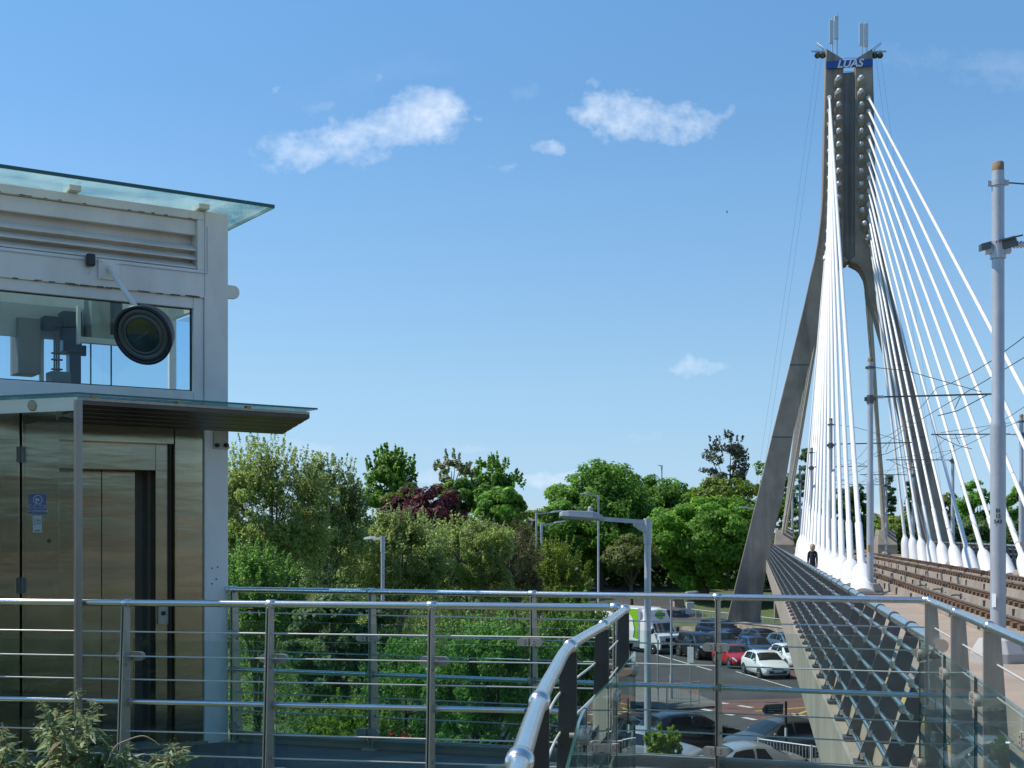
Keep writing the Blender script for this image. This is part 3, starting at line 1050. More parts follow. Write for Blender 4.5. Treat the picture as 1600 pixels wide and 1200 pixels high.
def railing(name, label, path, inner, posts, glass=True, zt=1.4, group='stainless steel railings of the walkway', cap_a=True, cap_b=True, fin=(.10, .19), fin_mat=None):
    """path: plan points; inner: +1 when the walkway lies to the left of the path direction; posts: list of arc parameters"""
    path = [Vector(p) for p in path]
    t = thing(name, label, 'railing', (path[0].x, path[0].y, 0), group)
    # arc length table
    ds = [0]
    for a, b in zip(path, path[1:]):
        ds.append(ds[-1] + (b - a).length)

    def at(d):
        d = min(max(d, 0), ds[-1])
        for i in range(len(path) - 1):
            if d <= ds[i + 1] + 1e-9:
                f = (d - ds[i]) / max(ds[i + 1] - ds[i], 1e-9)
                return path[i].lerp(path[i + 1], f), (path[i + 1] - path[i]).normalized()
        return path[-1], (path[-1] - path[-2]).normalized()

    def run(z, off=0.0, d0=0, d1=None):
        d1 = ds[-1] if d1 is None else d1
        dd = [d0] + [x for x in ds if d0 + 1e-4 < x < d1 - 1e-4] + [d1]
        out = []
        for d in dd:
            p, q = at(d)
            nrm = Vector((-q.y, q.x, 0)) * inner
            out.append(Vector((p.x, p.y, z)) + nrm * off)
        return out
    hr = MB().tube(run(zt), .0255, 16)
    for e, (flag, d) in enumerate(((cap_a, 0), (cap_b, ds[-1]))):
        if flag:
            p, q = at(d)
            hr.lathe([(.027, -.02), (.03, -.015), (.03, .015), (.022, .024), (0, .026)], Vector((p.x, p.y, zt)), q * (1 if e else -1), 16)
    hr = hr.build('handrail', steel, t)
    mr = MB().tube(run(.67, .0), .02, 12).build('mid_rail', steel, t)
    for d in posts:
        p, q = at(d)
        nrm = Vector((-q.y, q.x, 0)) * inner
        m = MB()
        for sgn in (-1, 1):
            o = q * (sgn * .0105)
            b0 = Vector((p.x, p.y, 0)) + o
            poly = [b0 + nrm * .03 + Vector((0, 0, -.05)), b0 + nrm * .03 + Vector((0, 0, 1.378)),
                    b0 - nrm * (fin[0] - .04) + Vector((0, 0, 1.378)), b0 - nrm * (fin[1] - .04) + Vector((0, 0, 0.05)), b0 - nrm * (fin[1] - .04) + Vector((0, 0, -.05))]
            m.prism([v - q * .005 for v in poly], q * .01)
        for z in (.3, .95):
            m.tube([Vector((p.x, p.y, z)) - nrm * .05 - q * .03, Vector((p.x, p.y, z)) - nrm * .05 + q * .03], .012, 8)
        m.box(Vector((p.x, p.y, .015)) - nrm * .09, (.14, .3, .02), math.atan2(q.y, q.x))
        m.tube([Vector((p.x, p.y, .67)) - q * .035, Vector((p.x, p.y, .67)) + q * .035], .03, 12)
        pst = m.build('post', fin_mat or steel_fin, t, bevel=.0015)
        fr = MB()
        fr.lathe([(.0262, -.036), (.033, -.03), (.033, .03), (.0262, .036)], Vector((p.x, p.y, zt)), q, 16)
        fr.build('collar', steel, pst)
    for z in (1.19, 1.01, .84, .46, .29, .10):
        MB().tube(run(z, -.045), .0062, 6).build('wire', mat('wire_rope', (.66, .63, .58), .45, .35, var=.1), t)
    if glass:
        gp = sorted(posts)
        for i in range(len(gp) - 1):
            a, b = gp[i] + .02, gp[i + 1] - .02
            r0 = run(.06, .062, a, b)
            r1 = run(1.12, .062, a, b)
            m = MB()
            q = at((a + b) / 2)[1]
            th = Vector((-q.y, q.x, 0)) * inner * .012
            for k in range(len(r0) - 1):
                m.add([r0[k], r0[k + 1], r1[k + 1], r1[k]], [(0, 1, 2, 3)], 0)
                m.add([r0[k] + th, r0[k + 1] + th, r1[k + 1] + th, r1[k] + th], [(0, 1, 2, 3)], 0)
            for k in range(len(r0) - 1):
                m.add([r1[k] + Vector((0, 0, .001)), r1[k + 1] + Vector((0, 0, .001)), r1[k + 1] + th + Vector((0, 0, .001)), r1[k] + th + Vector((0, 0, .001))], [(0, 1, 2, 3)], 1)
            m.add([r0[0], r0[0] + th, r1[0] + th, r1[0]], [(0, 1, 2, 3)], 1)
            m.add([r0[-1], r0[-1] + th, r1[-1] + th, r1[-1]], [(0, 1, 2, 3)], 1)
            pane = m.build('glass_pane', [glass_rail, glass_edge], t, recalc=False)
            for d in (a, b):
                for z in (1.0, .17):
                    p, q = at(d)
                    nrm = Vector((-q.y, q.x, 0)) * inner
                    sg = 1 if d == a else -1
                    c = Vector((p.x, p.y, z)) + nrm * .058 + q * sg * .0
                    pl = []
                    for an in np.linspace(-math.pi / 2, math.pi / 2, 9):
                        pl.append(c + q * sg * (.055 + .033 * math.cos(an)) + Vector((0, 0, .033 * math.sin(an))))
                    pl = [c - q * sg * .012 + Vector((0, 0, -.033))] + pl + [c - q * sg * .012 + Vector((0, 0, .033))]
                    cm = MB()
                    cm.prism([v - nrm * .012 for v in pl], nrm * .044)
                    for bz in (-.013, .013):
                        cm.lathe([(.006, 0), (.006, .003), (0, .004)], c + q * sg * .018 + Vector((0, 0, bz)) + nrm * .032, nrm, 8, mi=1)
                    cm.lathe([(.012, -.06), (.012, -.008)], c + q * sg * .0, nrm, 8)
                    cm.build('clamp', [steel_fin, steel_dark], pane)
    return t


def arc_at_px(path, px):
    """distance along a plan path where it projects to photo column px"""
    best, acc = None, 0
    for a, b in zip(path, path[1:]):
        fa, fb = a.x / a.y * F + 800, b.x / b.y * F + 800
        L = (b - a).length
        if (fa - px) * (fb - px) <= 0:
            lo, hi = 0.0, 1.0
            for _ in range(40):
                m = (lo + hi) / 2
                p = a.lerp(b, m)
                v = p.x / p.y * F + 800
                if (v - px) * (fa - px) > 0:
                    lo = m
                else:
                    hi = m
            return acc + L * (lo + hi) / 2
        acc += L
    return 0 if abs(path[0].x / path[0].y * F + 800 - px) < abs(path[-1].x / path[-1].y * F + 800 - px) else acc


pa = [A0, A1]
railing('walkway_railing', 'nearer steel railing with wires and glass crossing in front of the lift', pa, 1, [.12] + [arc_at_px(pa, x) for x in (198, 423, 675, 962)])
pb = [B0, B1]
railing('walkway_railing', 'farther steel railing with wires and glass between the lift and the bridge', pb, -1, [arc_at_px(pb, x) for x in (364, 580, 832, 1121, 1449)])
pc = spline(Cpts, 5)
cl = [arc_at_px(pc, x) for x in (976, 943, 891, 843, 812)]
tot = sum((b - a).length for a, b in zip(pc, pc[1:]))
railing('walkway_railing', 'curved steel railing coming towards the viewer, seen from above', pc, 1, sorted(cl) + [tot - .15], fin=(.085, .125), fin_mat=mat('shaded_steel', (.10, .10, .095), .42, .9, var=.15))  # fin steel darkened: shade and dark reflections put into the colour
pd = [B1, D1]
railing('walkway_railing', 'steel railing with glass at the right, turning back along the tracks', pd, -1, [.03] + [arc_at_px(pd, x) for x in (1493, 1545, 1630)] + [(D1 - B1).length - .1])

# kerb under the far railing
kb = MB()
dB = (B1 - B0).normalized()
nB = Vector((-dB.y, dB.x, 0))
kb.hexa((B0 + B1) / 2 + nB * .1 + Vector((0, 0, .03)), dB * (B1 - B0).length / 2, nB * .06, (0, 0, .05))
tag(kb.build('walkway_kerb', fascia_con, bevel=.01), kind='structure')

# ------------------------------------------------------------------ lift tower
TH = math.radians(34)
TO = Vector((-2.60, 12.2, 0))
TA = Vector((-math.cos(TH), -math.sin(TH), 0))
TN = Vector((math.sin(TH), -math.cos(TH), 0))


def T(a, n, z):
    return TO + TA * a + TN * n + Vector((0, 0, z))


def ta(px, n=0.0):
    """face coordinate a of photo column px on the plane n"""
    t = (px - 800) / F
    o = TO + TN * n
    return (t * o.y - o.x) / (TA.x - t * TA.y)


def tz(px, py, n=0.0):
    p = T(ta(px, n), n, 0)
    return EYE + (HOR - py) / F * p.y


def tbox(mb, a0, a1, n0, n1, z0, z1, mi=0):
    return mb.hexa(T((a0 + a1) / 2, (n0 + n1) / 2, (z0 + z1) / 2), TA * (a1 - a0) / 2, TN * (n1 - n0) / 2, (0, 0, (z1 - z0) / 2), mi)


WA, WD = 3.0, 1.42        # width along the face, depth of the tower
lift = thing('lift_tower', 'white and stainless steel lift tower with a glass roof and machine room window', 'lift', T(0, 0, 0))


def build_lift():
    ztop = 4.84
    # corner columns (right front one is what the photo shows to the ground)
    c = MB()
    tbox(c, 0, .225, -.22, 0, -.3, ztop)
    c.build('corner_column', tower_white, lift, bevel=.008)
    for (a0, a1, n0, n1) in ((WA - .225, WA, -.22, 0), (0, .07, -WD, -WD + .07), (WA - .07, WA, -WD, -WD + .07)):
        c = MB()
        tbox(c, a0, a1, n0, n1, -.3, ztop)
        c.build('corner_column', tower_white, lift, bevel=.008)
    # upper band with the louvres
    b = MB()
    tbox(b, .226, WA - .226, -.16, -.006, 4.755, 4.83)
    tbox(b, .226, WA - .226, -.16, -.006, 4.05, 4.30)
    tbox(b, .226, .29, -.16, -.008, 4.301, 4.754)
    tbox(b, .226, WA - .226, -.2, -.168, 4.05, 4.83)
    b.build('upper_band', tower_white, lift, bevel=.004)
    lv = MB()
    for k, z in enumerate((4.345, 4.425, 4.505)):
        lv.hexa(T((.29 + WA - .3) / 2, -.075, z), TA * (WA - .6) / 2, TN * .05 + Vector((0, 0, -.03)), TN * .003 + Vector((0, 0, .006)))
    tbox(lv, .29, WA - .3, -.10, -.05, 4.62, 4.75)
    lv.build('louvre', tower_white, lift, bevel=.002)
    pf = MB()
    for a0, a1, z0, z1 in ((.2, WA - .226, 4.266, 4.272), (.2, .206, 4.272, 4.70)):
        tbox(pf, a0, a1, -.002, .004, z0, z1)
    pf.build('panel_seam', mat('seam_blue_grey', (.42, .47, .55), .5), lift)
    # back and side upper bands
    sb = MB()
    tbox(sb, .071, WA - .071, -WD + .01, -WD + .06, 4.05, 4.83)
    sb.build('rear_band', tower_white, lift)
    for a0, a1 in ((.012, .06), (WA - .06, WA - .012)):
        sb = MB()
        tbox(sb, a0, a1, -WD + .071, -.221, 4.05, 4.83)
        sb.build('side_band', tower_white, lift)
    # window frame and pane
    z0, z1 = 3.20, 3.95
    a0 = ta(300, -.06)
    f = MB()
    tbox(f, .226, a0, -.1, -.025, 3.07, 4.05)
    tbox(f, a0, WA - .226, -.1, -.03, z1, 4.05)
    tbox(f, a0, WA - .226, -.1, -.03, 3.05, z0)
    fr = f.build('window_frame', tower_white, lift, bevel=.006)
    g = MB()
    g.hexa(T((a0 + WA - .25) / 2, -.075, (z0 + z1) / 2), TA * (WA - .25 - a0) / 2, TN * .002, (0, 0, (z1 - z0) / 2))
    g.build('window_pane', glass_win, fr)
    se = MB()
    for (p, q, r, s) in ((a0, a0 + .018, z0, z1), (a0, WA - .3, z0, z0 + .012), (a0, WA - .3, z1 - .012, z1)):
        tbox(se, p, q, -.072, -.066, r, s)
    se.build('window_seal', black_pl, fr)
    # rear windows: frame bars and panes, the sky shows through
    f = MB()
    tbox(f, .071, WA - .071, -WD + .01, -WD + .06, 3.0, 3.16)
    f.build('window_frame', tower_white, lift)
    for m_ in (ta(176, -WD + .05), ta(144, -WD + .05)):
        q = MB()
        tbox(q, m_, m_ + .012, -WD + .015, -WD + .03, 3.161, 4.049)
        q.build('glazing_joint', black_pl, lift)
    for a_ in (.04, WA - .04):
        q = MB()
        tbox(q, a_ - .025, a_ + .025, -WD + .071, -.221, 3.0, 3.16)
        q.build('window_frame', tower_white, lift)
        q = MB()
        q.hexa(T(a_, -WD / 2, 3.58), TA * .002, TN * (WD / 2 - .15), (0, 0, .44))
        q.build('window_pane', glass_win, lift)
    q = MB()
    q.hexa(T(WA / 2, -WD + .04, 3.605), TA * (WA / 2 - .075), TN * .002, (0, 0, .442))
    q.build('window_pane', glass_win, lift)
    # machine room floor
    q = MB()
    tbox(q, .1, WA - .1, -WD + .07, -.15, 2.94, 3.06)
    q.build('machine_floor', steel_dark, lift)
    # machinery
    nz = -1.0
    mk = lambda px0, px1, n, d, py0, py1: (ta(px0, n), ta(px1, n), n - d / 2, n + d / 2, tz((px0 + px1) / 2, py1, n), tz((px0 + px1) / 2, py0, n))
    def part(name, m, *bs):
        q = MB()
        for bb in bs:
            tbox(q, *bb)
        return q.build(name, m, lift, bevel=.004)
    pale = mat('machine_grey', (.36, .40, .38), .5, .1, stain=(.25, .17, .1), stain_amt=.4, stain_scale=(5, 5, 2))
    part('control_cabinet', pale, mk(137, 172, nz, .25, 468, 531))
    part('cabinet_frame', mat('frame_cream', (.62, .62, .58), .5), mk(120, 125, nz + .14, .06, 478, 538), mk(124, 188, nz + .14, .07, 529, 538))
    part('lift_motor', dark_blue, mk(92, 121, nz - .2, .3, 490, 552), mk(106, 124, nz - .2, .12, 552, 606), mk(64, 96, nz - .2, .25, 497, 517), mk(122, 134, nz - .2, .05, 540, 556))
    part('guide_beam', mat('beam_dark', (.07, .075, .08), .5), mk(165, 185, nz, .25, 468, 527), mk(100, 110, nz - .5, .1, 480, 490))
    rp = MB()
    for x in (85, 88.5, 92):
        rp.tube([T(ta(x, nz), nz, 3.06), T(ta(x, nz), nz, tz(x, 517, nz))], .009, 6)
    for z in (tz(88, 552, nz), tz(88, 562, nz), tz(88, 577, nz)):
        rp.lathe([(.0, -.008), (.035, -.006), (.035, .006), (0, .008)], T(ta(86, nz), nz, z), (0, 0, 1), 10)
        rp.lathe([(.0, -.008), (.035, -.006), (.035, .006), (0, .008)], T(ta(92, nz), nz, z), (0, 0, 1), 10)
    rp.build('lift_ropes', steel_dark, lift)
    part('rope_base', mat('base_green', (.1, .15, .15), .5), (ta(76, nz), ta(106, nz), nz - .1, nz + .1, 3.06, tz(90, 582, nz)))
    part('machine_cabinet', mat('cabinet_taupe', (.23, .22, .19), .6), mk(22, 57, nz - .3, .3, 500, 586))
    part('rear_post', tower_white, (ta(62, -WD + .1), ta(68, -WD + .1), -WD + .07, -WD + .12, 3.16, 4.05))
    part('rear_panel', mat('panel_grey', (.50, .51, .49), .7), (ta(165, -WD + .2), WA - .3, -WD + .15, -WD + .2, 3.74, 4.05))
    rnd = random.Random(12)
    wm = mat('sealant_grime', (.09, .08, .065), .8, var=.3)
    wk = MB()
    for k in range(34):
        a_ = rnd.uniform(.3, 2.3)
        wk.hexa(T(a_, -.004 - .002 * rnd.random(), 4.052 + rnd.uniform(-.004, .004)), TA * rnd.uniform(.008, .045), TN * .004, (0, 0, rnd.uniform(.002, .006)))
    for k in range(14):
        a_ = rnd.uniform(.3, 2.3)
        wk.hexa(T(a_, -.004, 4.756 + rnd.uniform(-.002, .002)), TA * rnd.uniform(.008, .03), TN * .004, (0, 0, rnd.uniform(.002, .005)))
    for (x, y) in ((331, 888), (340, 886), (331, 912), (338, 905)):
        wk.hexa(T(ta(x), .001, tz(x, y)), TA * .006, TN * .002, (0, 0, .007))
    tag(wk.build('grime_marks', wm, lift), kind='stuff')
    # glass roof
    r = MB()
    r.hexa(T(WA / 2 - .08, -WD / 2 - .02, 4.905), TA * (WA / 2 + .26), TN * (WD / 2 + .27), (0, 0, .014), 0)
    rf = r.build('glass_roof', glass_roof, lift)
    e = MB()
    for a_, n_, ha, hn in ((WA / 2 - .08, .252, WA / 2 + .265, .004), (-.342, -WD / 2 - .02, .004, WD / 2 + .268)):
        e.hexa(T(a_, n_, 4.905), TA * ha, TN * hn, (0, 0, .0155))
    e.build('roof_edge', glass_edge, rf)
    st = MB()
    for a_ in (.25, 1.4, 2.7):
        tbox(st, a_ - .05, a_ + .05, -.16, .06, 4.845, 4.888)
    st.build('roof_bracket', tower_white, lift)
    # rounded white bracket pointing to the right
    br = MB()
    poly = []
    zc, h = tz(356, 457, -.3), .062
    for an in np.linspace(-math.pi / 2, math.pi / 2, 9):
        poly.append(T(-.16 - .055 * math.cos(an), -.3, zc + h * math.sin(an)))
    poly += [T(.0, -.3, zc + h), T(.0, -.3, zc - h)]
    br.prism(poly, TN * .05)
    br.build('bracket', tower_white, lift, bevel=.004)
    sp = MB()
    tbox(sp, ta(356) + .0, ta(333), .002, .014, tz(345, 702), tz(345, 662))
    sp.lathe([(.02, 0), (.02, .03), (.012, .05)], T(ta(338), .015, tz(338, 696)), TN, 10, mi=1)
    sp.lathe([(.02, 0), (.02, .03), (.012, .05)], T(ta(352), .015, tz(352, 696)), TN, 10, mi=1)
    sp.build('fixing_plate', [steel_fin, black_pl], lift)
    # steel cladding below the canopy
    zc = 3.02
    cl_ = MB()
    tbox(cl_, ta(319), ta(275), -.12, -.03, 0, zc)           # right panel
    cl_.build('cladding_panel', steel_clad, lift, bevel=.004)
    cl_ = MB()
    tbox(cl_, ta(36), ta(94) , -.12, -.03, 0, zc)            # panel with the signs
    cl_.build('cladding_panel', steel_clad, lift, bevel=.004)
    cl_ = MB()
    tbox(cl_, ta(32), WA - .23, -.12, -.03, 0, zc)           # left of the seam
    cl_.build('cladding_panel', steel_clad, lift, bevel=.004)
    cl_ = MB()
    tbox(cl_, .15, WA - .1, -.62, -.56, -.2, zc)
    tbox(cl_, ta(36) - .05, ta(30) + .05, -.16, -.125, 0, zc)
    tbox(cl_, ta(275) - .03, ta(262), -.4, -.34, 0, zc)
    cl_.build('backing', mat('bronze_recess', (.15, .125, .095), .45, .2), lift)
    cl_ = MB()
    tbox(cl_, .226, ta(320), -.14, -.05, -.3, zc)
    cl_.build('gap_strip', steel_dark, lift)
    hd = MB()
    tbox(hd, ta(275) + .002, ta(94) - .002, -.12, -.045, tz(180, 690), zc)
    hd.build('door_header', steel_clad, lift, bevel=.003)
    # recess: lintel, jamb, reveal, two sliding leaves
    nr = -.13
    q = MB()
    tbox(q, ta(243, nr), ta(80, nr), nr - .08, nr, tz(160, 733, nr), tz(160, 690, nr) + .05)
    q.build('lintel', steel_clad, lift, bevel=.003)
    q = MB()
    tbox(q, ta(262, nr), ta(243, nr), nr - .2, nr, 0, 2.85)
    q.build('door_jamb', steel_clad, lift, bevel=.003)
    q = MB()
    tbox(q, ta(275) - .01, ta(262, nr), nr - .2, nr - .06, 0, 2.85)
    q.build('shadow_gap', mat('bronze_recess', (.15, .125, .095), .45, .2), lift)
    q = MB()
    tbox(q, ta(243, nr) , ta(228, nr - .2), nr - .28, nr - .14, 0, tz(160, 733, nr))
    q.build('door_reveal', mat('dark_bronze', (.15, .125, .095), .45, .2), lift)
    for x0, x1, off in ((213, 161, -.23), (161, 80, -.245)):
        q = MB()
        tbox(q, ta(x0, nr - .2), ta(x1, nr - .2), nr + off - .03, nr + off, 0, 2.6)
        q.build('door_leaf', steel_clad, lift, bevel=.003)
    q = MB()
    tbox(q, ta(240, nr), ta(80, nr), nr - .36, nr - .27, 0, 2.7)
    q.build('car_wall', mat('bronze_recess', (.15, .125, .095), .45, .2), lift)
    bt = MB()
    tbox(bt, ta(262, nr), ta(246, nr), nr, nr + .02, tz(253, 975, nr), tz(253, 945, nr))
    btn = bt.build('call_panel', steel_fin, lift, bevel=.003)
    MB().lathe([(.02, 0), (.02, .012), (.014, .014)], T(ta(254, nr), nr + .02, tz(254, 958, nr)), TN, 14).build('call_button', black_pl, btn)
    for py in (710, 915):
        h = MB()
        z = tz(35, py)
        tbox(h, ta(41), ta(28), -.028, -.012, z - .065, z + .065)
        h.tube([T(ta(34.5), -.01, z - .07), T(ta(34.5), -.01, z + .07)], .012, 8)
        h.build('hinge', steel_dark, lift)
    lk = MB().lathe([(.018, 0), (.018, .008), (.012, .01)], T(ta(78), -.03, tz(78, 845)), TN, 12).build('lock', black_pl, lift)
    th = MB()
    tbox(th, .2, WA, -.3, .02, -.05, .03)
    th.build('threshold', concrete, lift)
    # glass screen standing out from the front
    a_s = ta(36)
    s0, s1 = T(a_s, 0, 0), T(a_s, 1.12, 0)
    # post at photo column 125
    best = min(np.linspace(.5, 1.6, 111), key=lambda n: abs((T(a_s, n, 0).x / T(a_s, n, 0).y * F + 800) - 125))
    q = MB()
    tbox(q, a_s - .026, a_s + .026, best - .026, best + .026, 0, 2.9)
    q.build('screen_post', mat('post_steel', (.30, .28, .25), .35, .8, var=.15, scale=2, stretch=(6, 6, .5)), lift, bevel=.004)
    q = MB()
    q.hexa(T(a_s, best / 2 - .01, 1.46), TA * .004, TN * (best / 2 - .03), (0, 0, 1.36))
    q.build('screen_glass', glass_screen, lift)
    # canopy: glass sheet on a tapering steel tray
    zt_ = 3.02
    P0, P1 = P(120, 615.5, 10.45), P(496, 641.5, 11.78)
    z_c = P0.z
    P2 = P(0, 622, 10.72)
    d2 = (P2 - P0)
    P2 = P0 + d2 * 2.2
    back0 = T(-.05, 0, 0)
    poly = [P0, P1, P1 - TN * .85 * 1.0, T(-.02, -.02, 0), T(WA, -.02, 0), P2]
    poly = [Vector((p.x, p.y, z_c)) for p in poly]
    q = MB().prism(poly, (0, 0, .014))
    cg = q.build('canopy_glass', glass_roof, lift)
    q = MB()
    for a, b in ((P0, P1), (P0, P2)):
        a, b = Vector((a.x, a.y, z_c + .007)), Vector((b.x, b.y, z_c + .007))
        dd = (b - a).normalized()
        nn = dd.cross(Vector((0, 0, 1)))
        if nn.dot(Vector((0, -1, 0))) < 0:
            nn = -nn
        q.hexa((a + b) / 2 + nn * .004, dd * (b - a).length / 2, nn * .003, (0, 0, .0075))
    q.build('canopy_edge', glass_edge, cg)
    # left front fascia of the tray (bright brushed steel)
    inn = lambda p, k: Vector((p.x, p.y, 0)) + (T(1.2, -.4, 0) - Vector((p.x, p.y, 0))).normalized() * k
    F0, F2 = inn(P0, .03), inn(P2, .03)
    G0, G2 = inn(P0, .05), inn(P2, .05)
    q = MB()
    fz0, fz1 = z_c - .02, z_c - .125
    q.loft([[F0 + Vector((0, 0, fz0)), G0 + Vector((0, 0, fz1)), G0 + Vector((0, .02, fz1)), F0 + Vector((0, .03, fz0))], [F2 + Vector((0, 0, fz0)), G2 + Vector((0, 0, fz1)), G2 + Vector((0, .02, fz1)), F2 + Vector((0, .03, fz0))]])
    ff = q.build('canopy_fascia', mat('bright_steel', (.78, .79, .81), .42, .6, var=.05), lift)
    for k in (.27, .68):
        c = (F0.lerp(F2, k) + G0.lerp(G2, k)) / 2 + Vector((0, 0, (fz0 + fz1) / 2))
        nrm = (F2 - F0).cross(G0 + Vector((0, 0, fz1)) - F0 - Vector((0, 0, fz0))).normalized()
        if nrm.y > 0:
            nrm = -nrm
        MB().lathe([(.045, 0), (.045, .004), (.035, .006)], c, nrm, 16).build('fascia_stud', steel_fin, ff)
    # soffit tray under the front edge
    dF = (P1 - P0)
    dF.z = 0
    dF.normalize()
    nF = Vector((dF.y, -dF.x, 0))
    if nF.y > 0:
        nF = -nF
    e0, e1 = Vector((P0.x, P0.y, 0)) - nF * .05 + dF * .0, Vector((P1.x, P1.y, 0)) - nF * .05 - dF * .05
    q = MB()
    outer0, outer1 = e0 + Vector((0, 0, z_c - .075)), e1 + Vector((0, 0, z_c - .075))
    in0, in1 = e0 - nF * .42 + Vector((0, 0, z_c - .2)), e1 - nF * .42 - dF * .05 + Vector((0, 0, z_c - .2))
    for k in range(5):
        f0, f1 = k / 5, (k + .82) / 5
        q.loft([[outer0.lerp(in0, f0), outer0.lerp(in0, f1), outer0.lerp(in0, f1) + Vector((0, 0, .012)), outer0.lerp(in0, f0) + Vector((0, 0, .03))],
                [outer1.lerp(in1, f0), outer1.lerp(in1, f1), outer1.lerp(in1, f1) + Vector((0, 0, .012)), outer1.lerp(in1, f0) + Vector((0, 0, .03))]])
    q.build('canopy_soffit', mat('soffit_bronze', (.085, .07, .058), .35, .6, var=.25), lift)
    q = MB()
    q.loft([[outer0 + Vector((0, 0, .034)), in0 + Vector((0, 0, .016)), in0 + Vector((0, 0, .17)), outer0 + Vector((0, 0, .055))],
            [outer1 + Vector((0, 0, .034)), in1 + Vector((0, 0, .016)), in1 + Vector((0, 0, .17)), outer1 + Vector((0, 0, .055))]])
    q.build('canopy_tray', steel_fin, lift)
    for f in (.08, .42, .72):
        c = outer0.lerp(outer1, f)
        MB().hexa(c + nF * -.03 + Vector((0, 0, .062)), dF * .02, nF * .03, (0, 0, .012)).build('glass_spacer', mat('brass_spacer', (.4, .33, .2), .45, .6), lift)
    # top of door wall under the tray
    q = MB()
    tbox(q, .226, WA, -.14, -.01, 3.0, 3.055)
    q.build('canopy_wall_plate', tower_white, lift)


build_lift()


def build_lift_fittings():
    # sensor box
    sz = tz(140, 408)
    t = thing('sensor_box', 'small black sensor box on the white wall left of the lamp bracket', 'sensor', T(ta(140), 0, sz))
    q = MB()
    tbox(q, ta(146), ta(133), 0, .07, sz - .05, sz + .055)
    q.build('housing', black_pl, t, bevel=.012)
    q = MB().tube([T(ta(140), .03, sz - .05), T(ta(139), .05, sz - .09), T(ta(136), .04, sz - .13)], .006, 6)
    q.build('lead', galv_light, t)
    # big round lamp on an arm
    z0 = tz(168, 420)
    t = thing('wall_lamp', 'large round dark floodlight hanging on a white arm from the lift tower', 'lamp', T(ta(165), 0, z0))
    q = MB()
    tbox(q, ta(186), ta(153), 0.0, .012, tz(165, 437), tz(165, 405))
    for x, y in ((158, 409), (182, 413), (158, 433)):
        q.lathe([(.008, 0), (.008, .006), (0, .008)], T(ta(x), .012, tz(x, y)), TN, 8)
    q.build('wall_plate', tower_white, t, bevel=.003)
    # lamp head: centre of its glass face at photo (223, 526)
    Yl = T(ta(223), .62, 0).y
    c = P(223, 524, Yl)
    ax = Vector((-.16, -.88, -.42)).normalized()      # where the lens looks
    e = c - ax * .12 + Vector((0, 0, .2))
    MB().tube([T(ta(170), .01, tz(170, 418)), P(192, 450, (T(ta(170), 0, 0).y + Yl) / 2 - .05), P(215, 484, Yl + .1)], .024, 12).build('arm', tower_white, t)
    sh = MB().lathe([(.02, -.265), (.11, -.25), (.19, -.19), (.235, -.10), (.255, 0), (.262, .02), (.25, .03), (.232, .028), (.228, 0)], c - ax * .02, ax, 40)
    sh = sh.build('shade', mat('lamp_charcoal', (.022, .028, .036), .38, .1, var=.15), t)
    MB().lathe([(.228, .0), (.222, .012), (.19, .016), (.186, .006), (.172, .006), (.168, .016), (.15, .018), (.148, -.004)], c - ax * .012, ax, 40).build('bezel', mat('bezel_grey', (.10, .115, .12), .4, .3), t)
    MB().lathe([(.15, -.02), (.12, -.06), (.05, -.075), (0, -.076)], c - ax * .01, ax, 32).build('reflector', mat('reflector_olive', (.32, .35, .35), .45, .3), t)
    a1 = ax.cross(Vector((0, 0, 1))).normalized()
    a2 = a1.cross(ax)
    u = (a1 * .85 - a2 * .5).normalized()
    w = u.cross(ax)
    q = MB()
    q.hexa(c - ax * .03 + w * .05, u * .075, w * .028, ax * .01)
    q.hexa(c - ax * .03 - w * .05, u * .075, w * .028, ax * .01)
    q.tube([c - ax * .02 - u * .06, c - ax * .02 + u * .06], .013, 8)
    q.build('bulb_holder', mat('holder_grey', (.36, .38, .36), .4, .3), t)
    q = MB().lathe([(.149, 0), (.1, .012), (.0, .018)], c - ax * .002, ax, 32)
    q.build('lens', glassmat('lens_glass', (.85, .9, .88), refl=1.5), t)
    # signs
    zt, zb = tz(58, 772, -.03), tz(58, 803, -.03)
    t = thing('cctv_sign', 'blue square sign reading C.C.T.V. in operation on the steel lift panel', 'sign', T(ta(58), -.03, zb))
    a0, a1_ = ta(72, -.03), ta(45, -.03)
    q = MB()
    tbox(q, a0, a1_, -.028, -.022, zb, zt)
    q.build('plate', cctv_blue, t)
    ac = (a0 + a1_) / 2
    pw = mat('sign_print', (.62, .68, .75), .5, var=.03)
    H = zt - zb
    text_mesh('lettering', 'C.C.T.V.', .046, T(ac, -.0215, zb + H * .36), -TA, (0, 0, 1), pw, t, .0006)
    text_mesh('lettering', 'IN OPERATION', .025, T(ac, -.0215, zb + H * .14), -TA, (0, 0, 1), pw, t, .0006)
    q = MB()
    cc = T(ac, -.021, zb + H * .72)
    ring = [cc + TA * .036 * math.cos(k) + Vector((0, 0, .036 * math.sin(k))) for k in np.linspace(0, 2 * math.pi, 25)]
    q.tube(ring, .004, 5)
    q.hexa(cc + TA * .003, (TA * .8 + Vector((0, 0, .45))) * .018, TN * .001, (Vector((0, 0, 1)) * .9 - TA * .45) * .008)
    q.hexa(cc + TA * .012 - Vector((0, 0, .016)), TA * .004, TN * .001, Vector((0, 0, .012)))
    q.build('camera_emblem', pw, t)
    zt, zb = tz(58, 806, -.03), tz(58, 832, -.03)
    t = thing('paper_notice', 'small white paper sticker with scribbles below the blue sign', 'sticker', T(ta(58), -.03, zb))
    q = MB()
    tbox(q, ta(65, -.03), ta(51, -.03), -.028, -.026, zb, zt)
    q.build('sheet', paper, t)
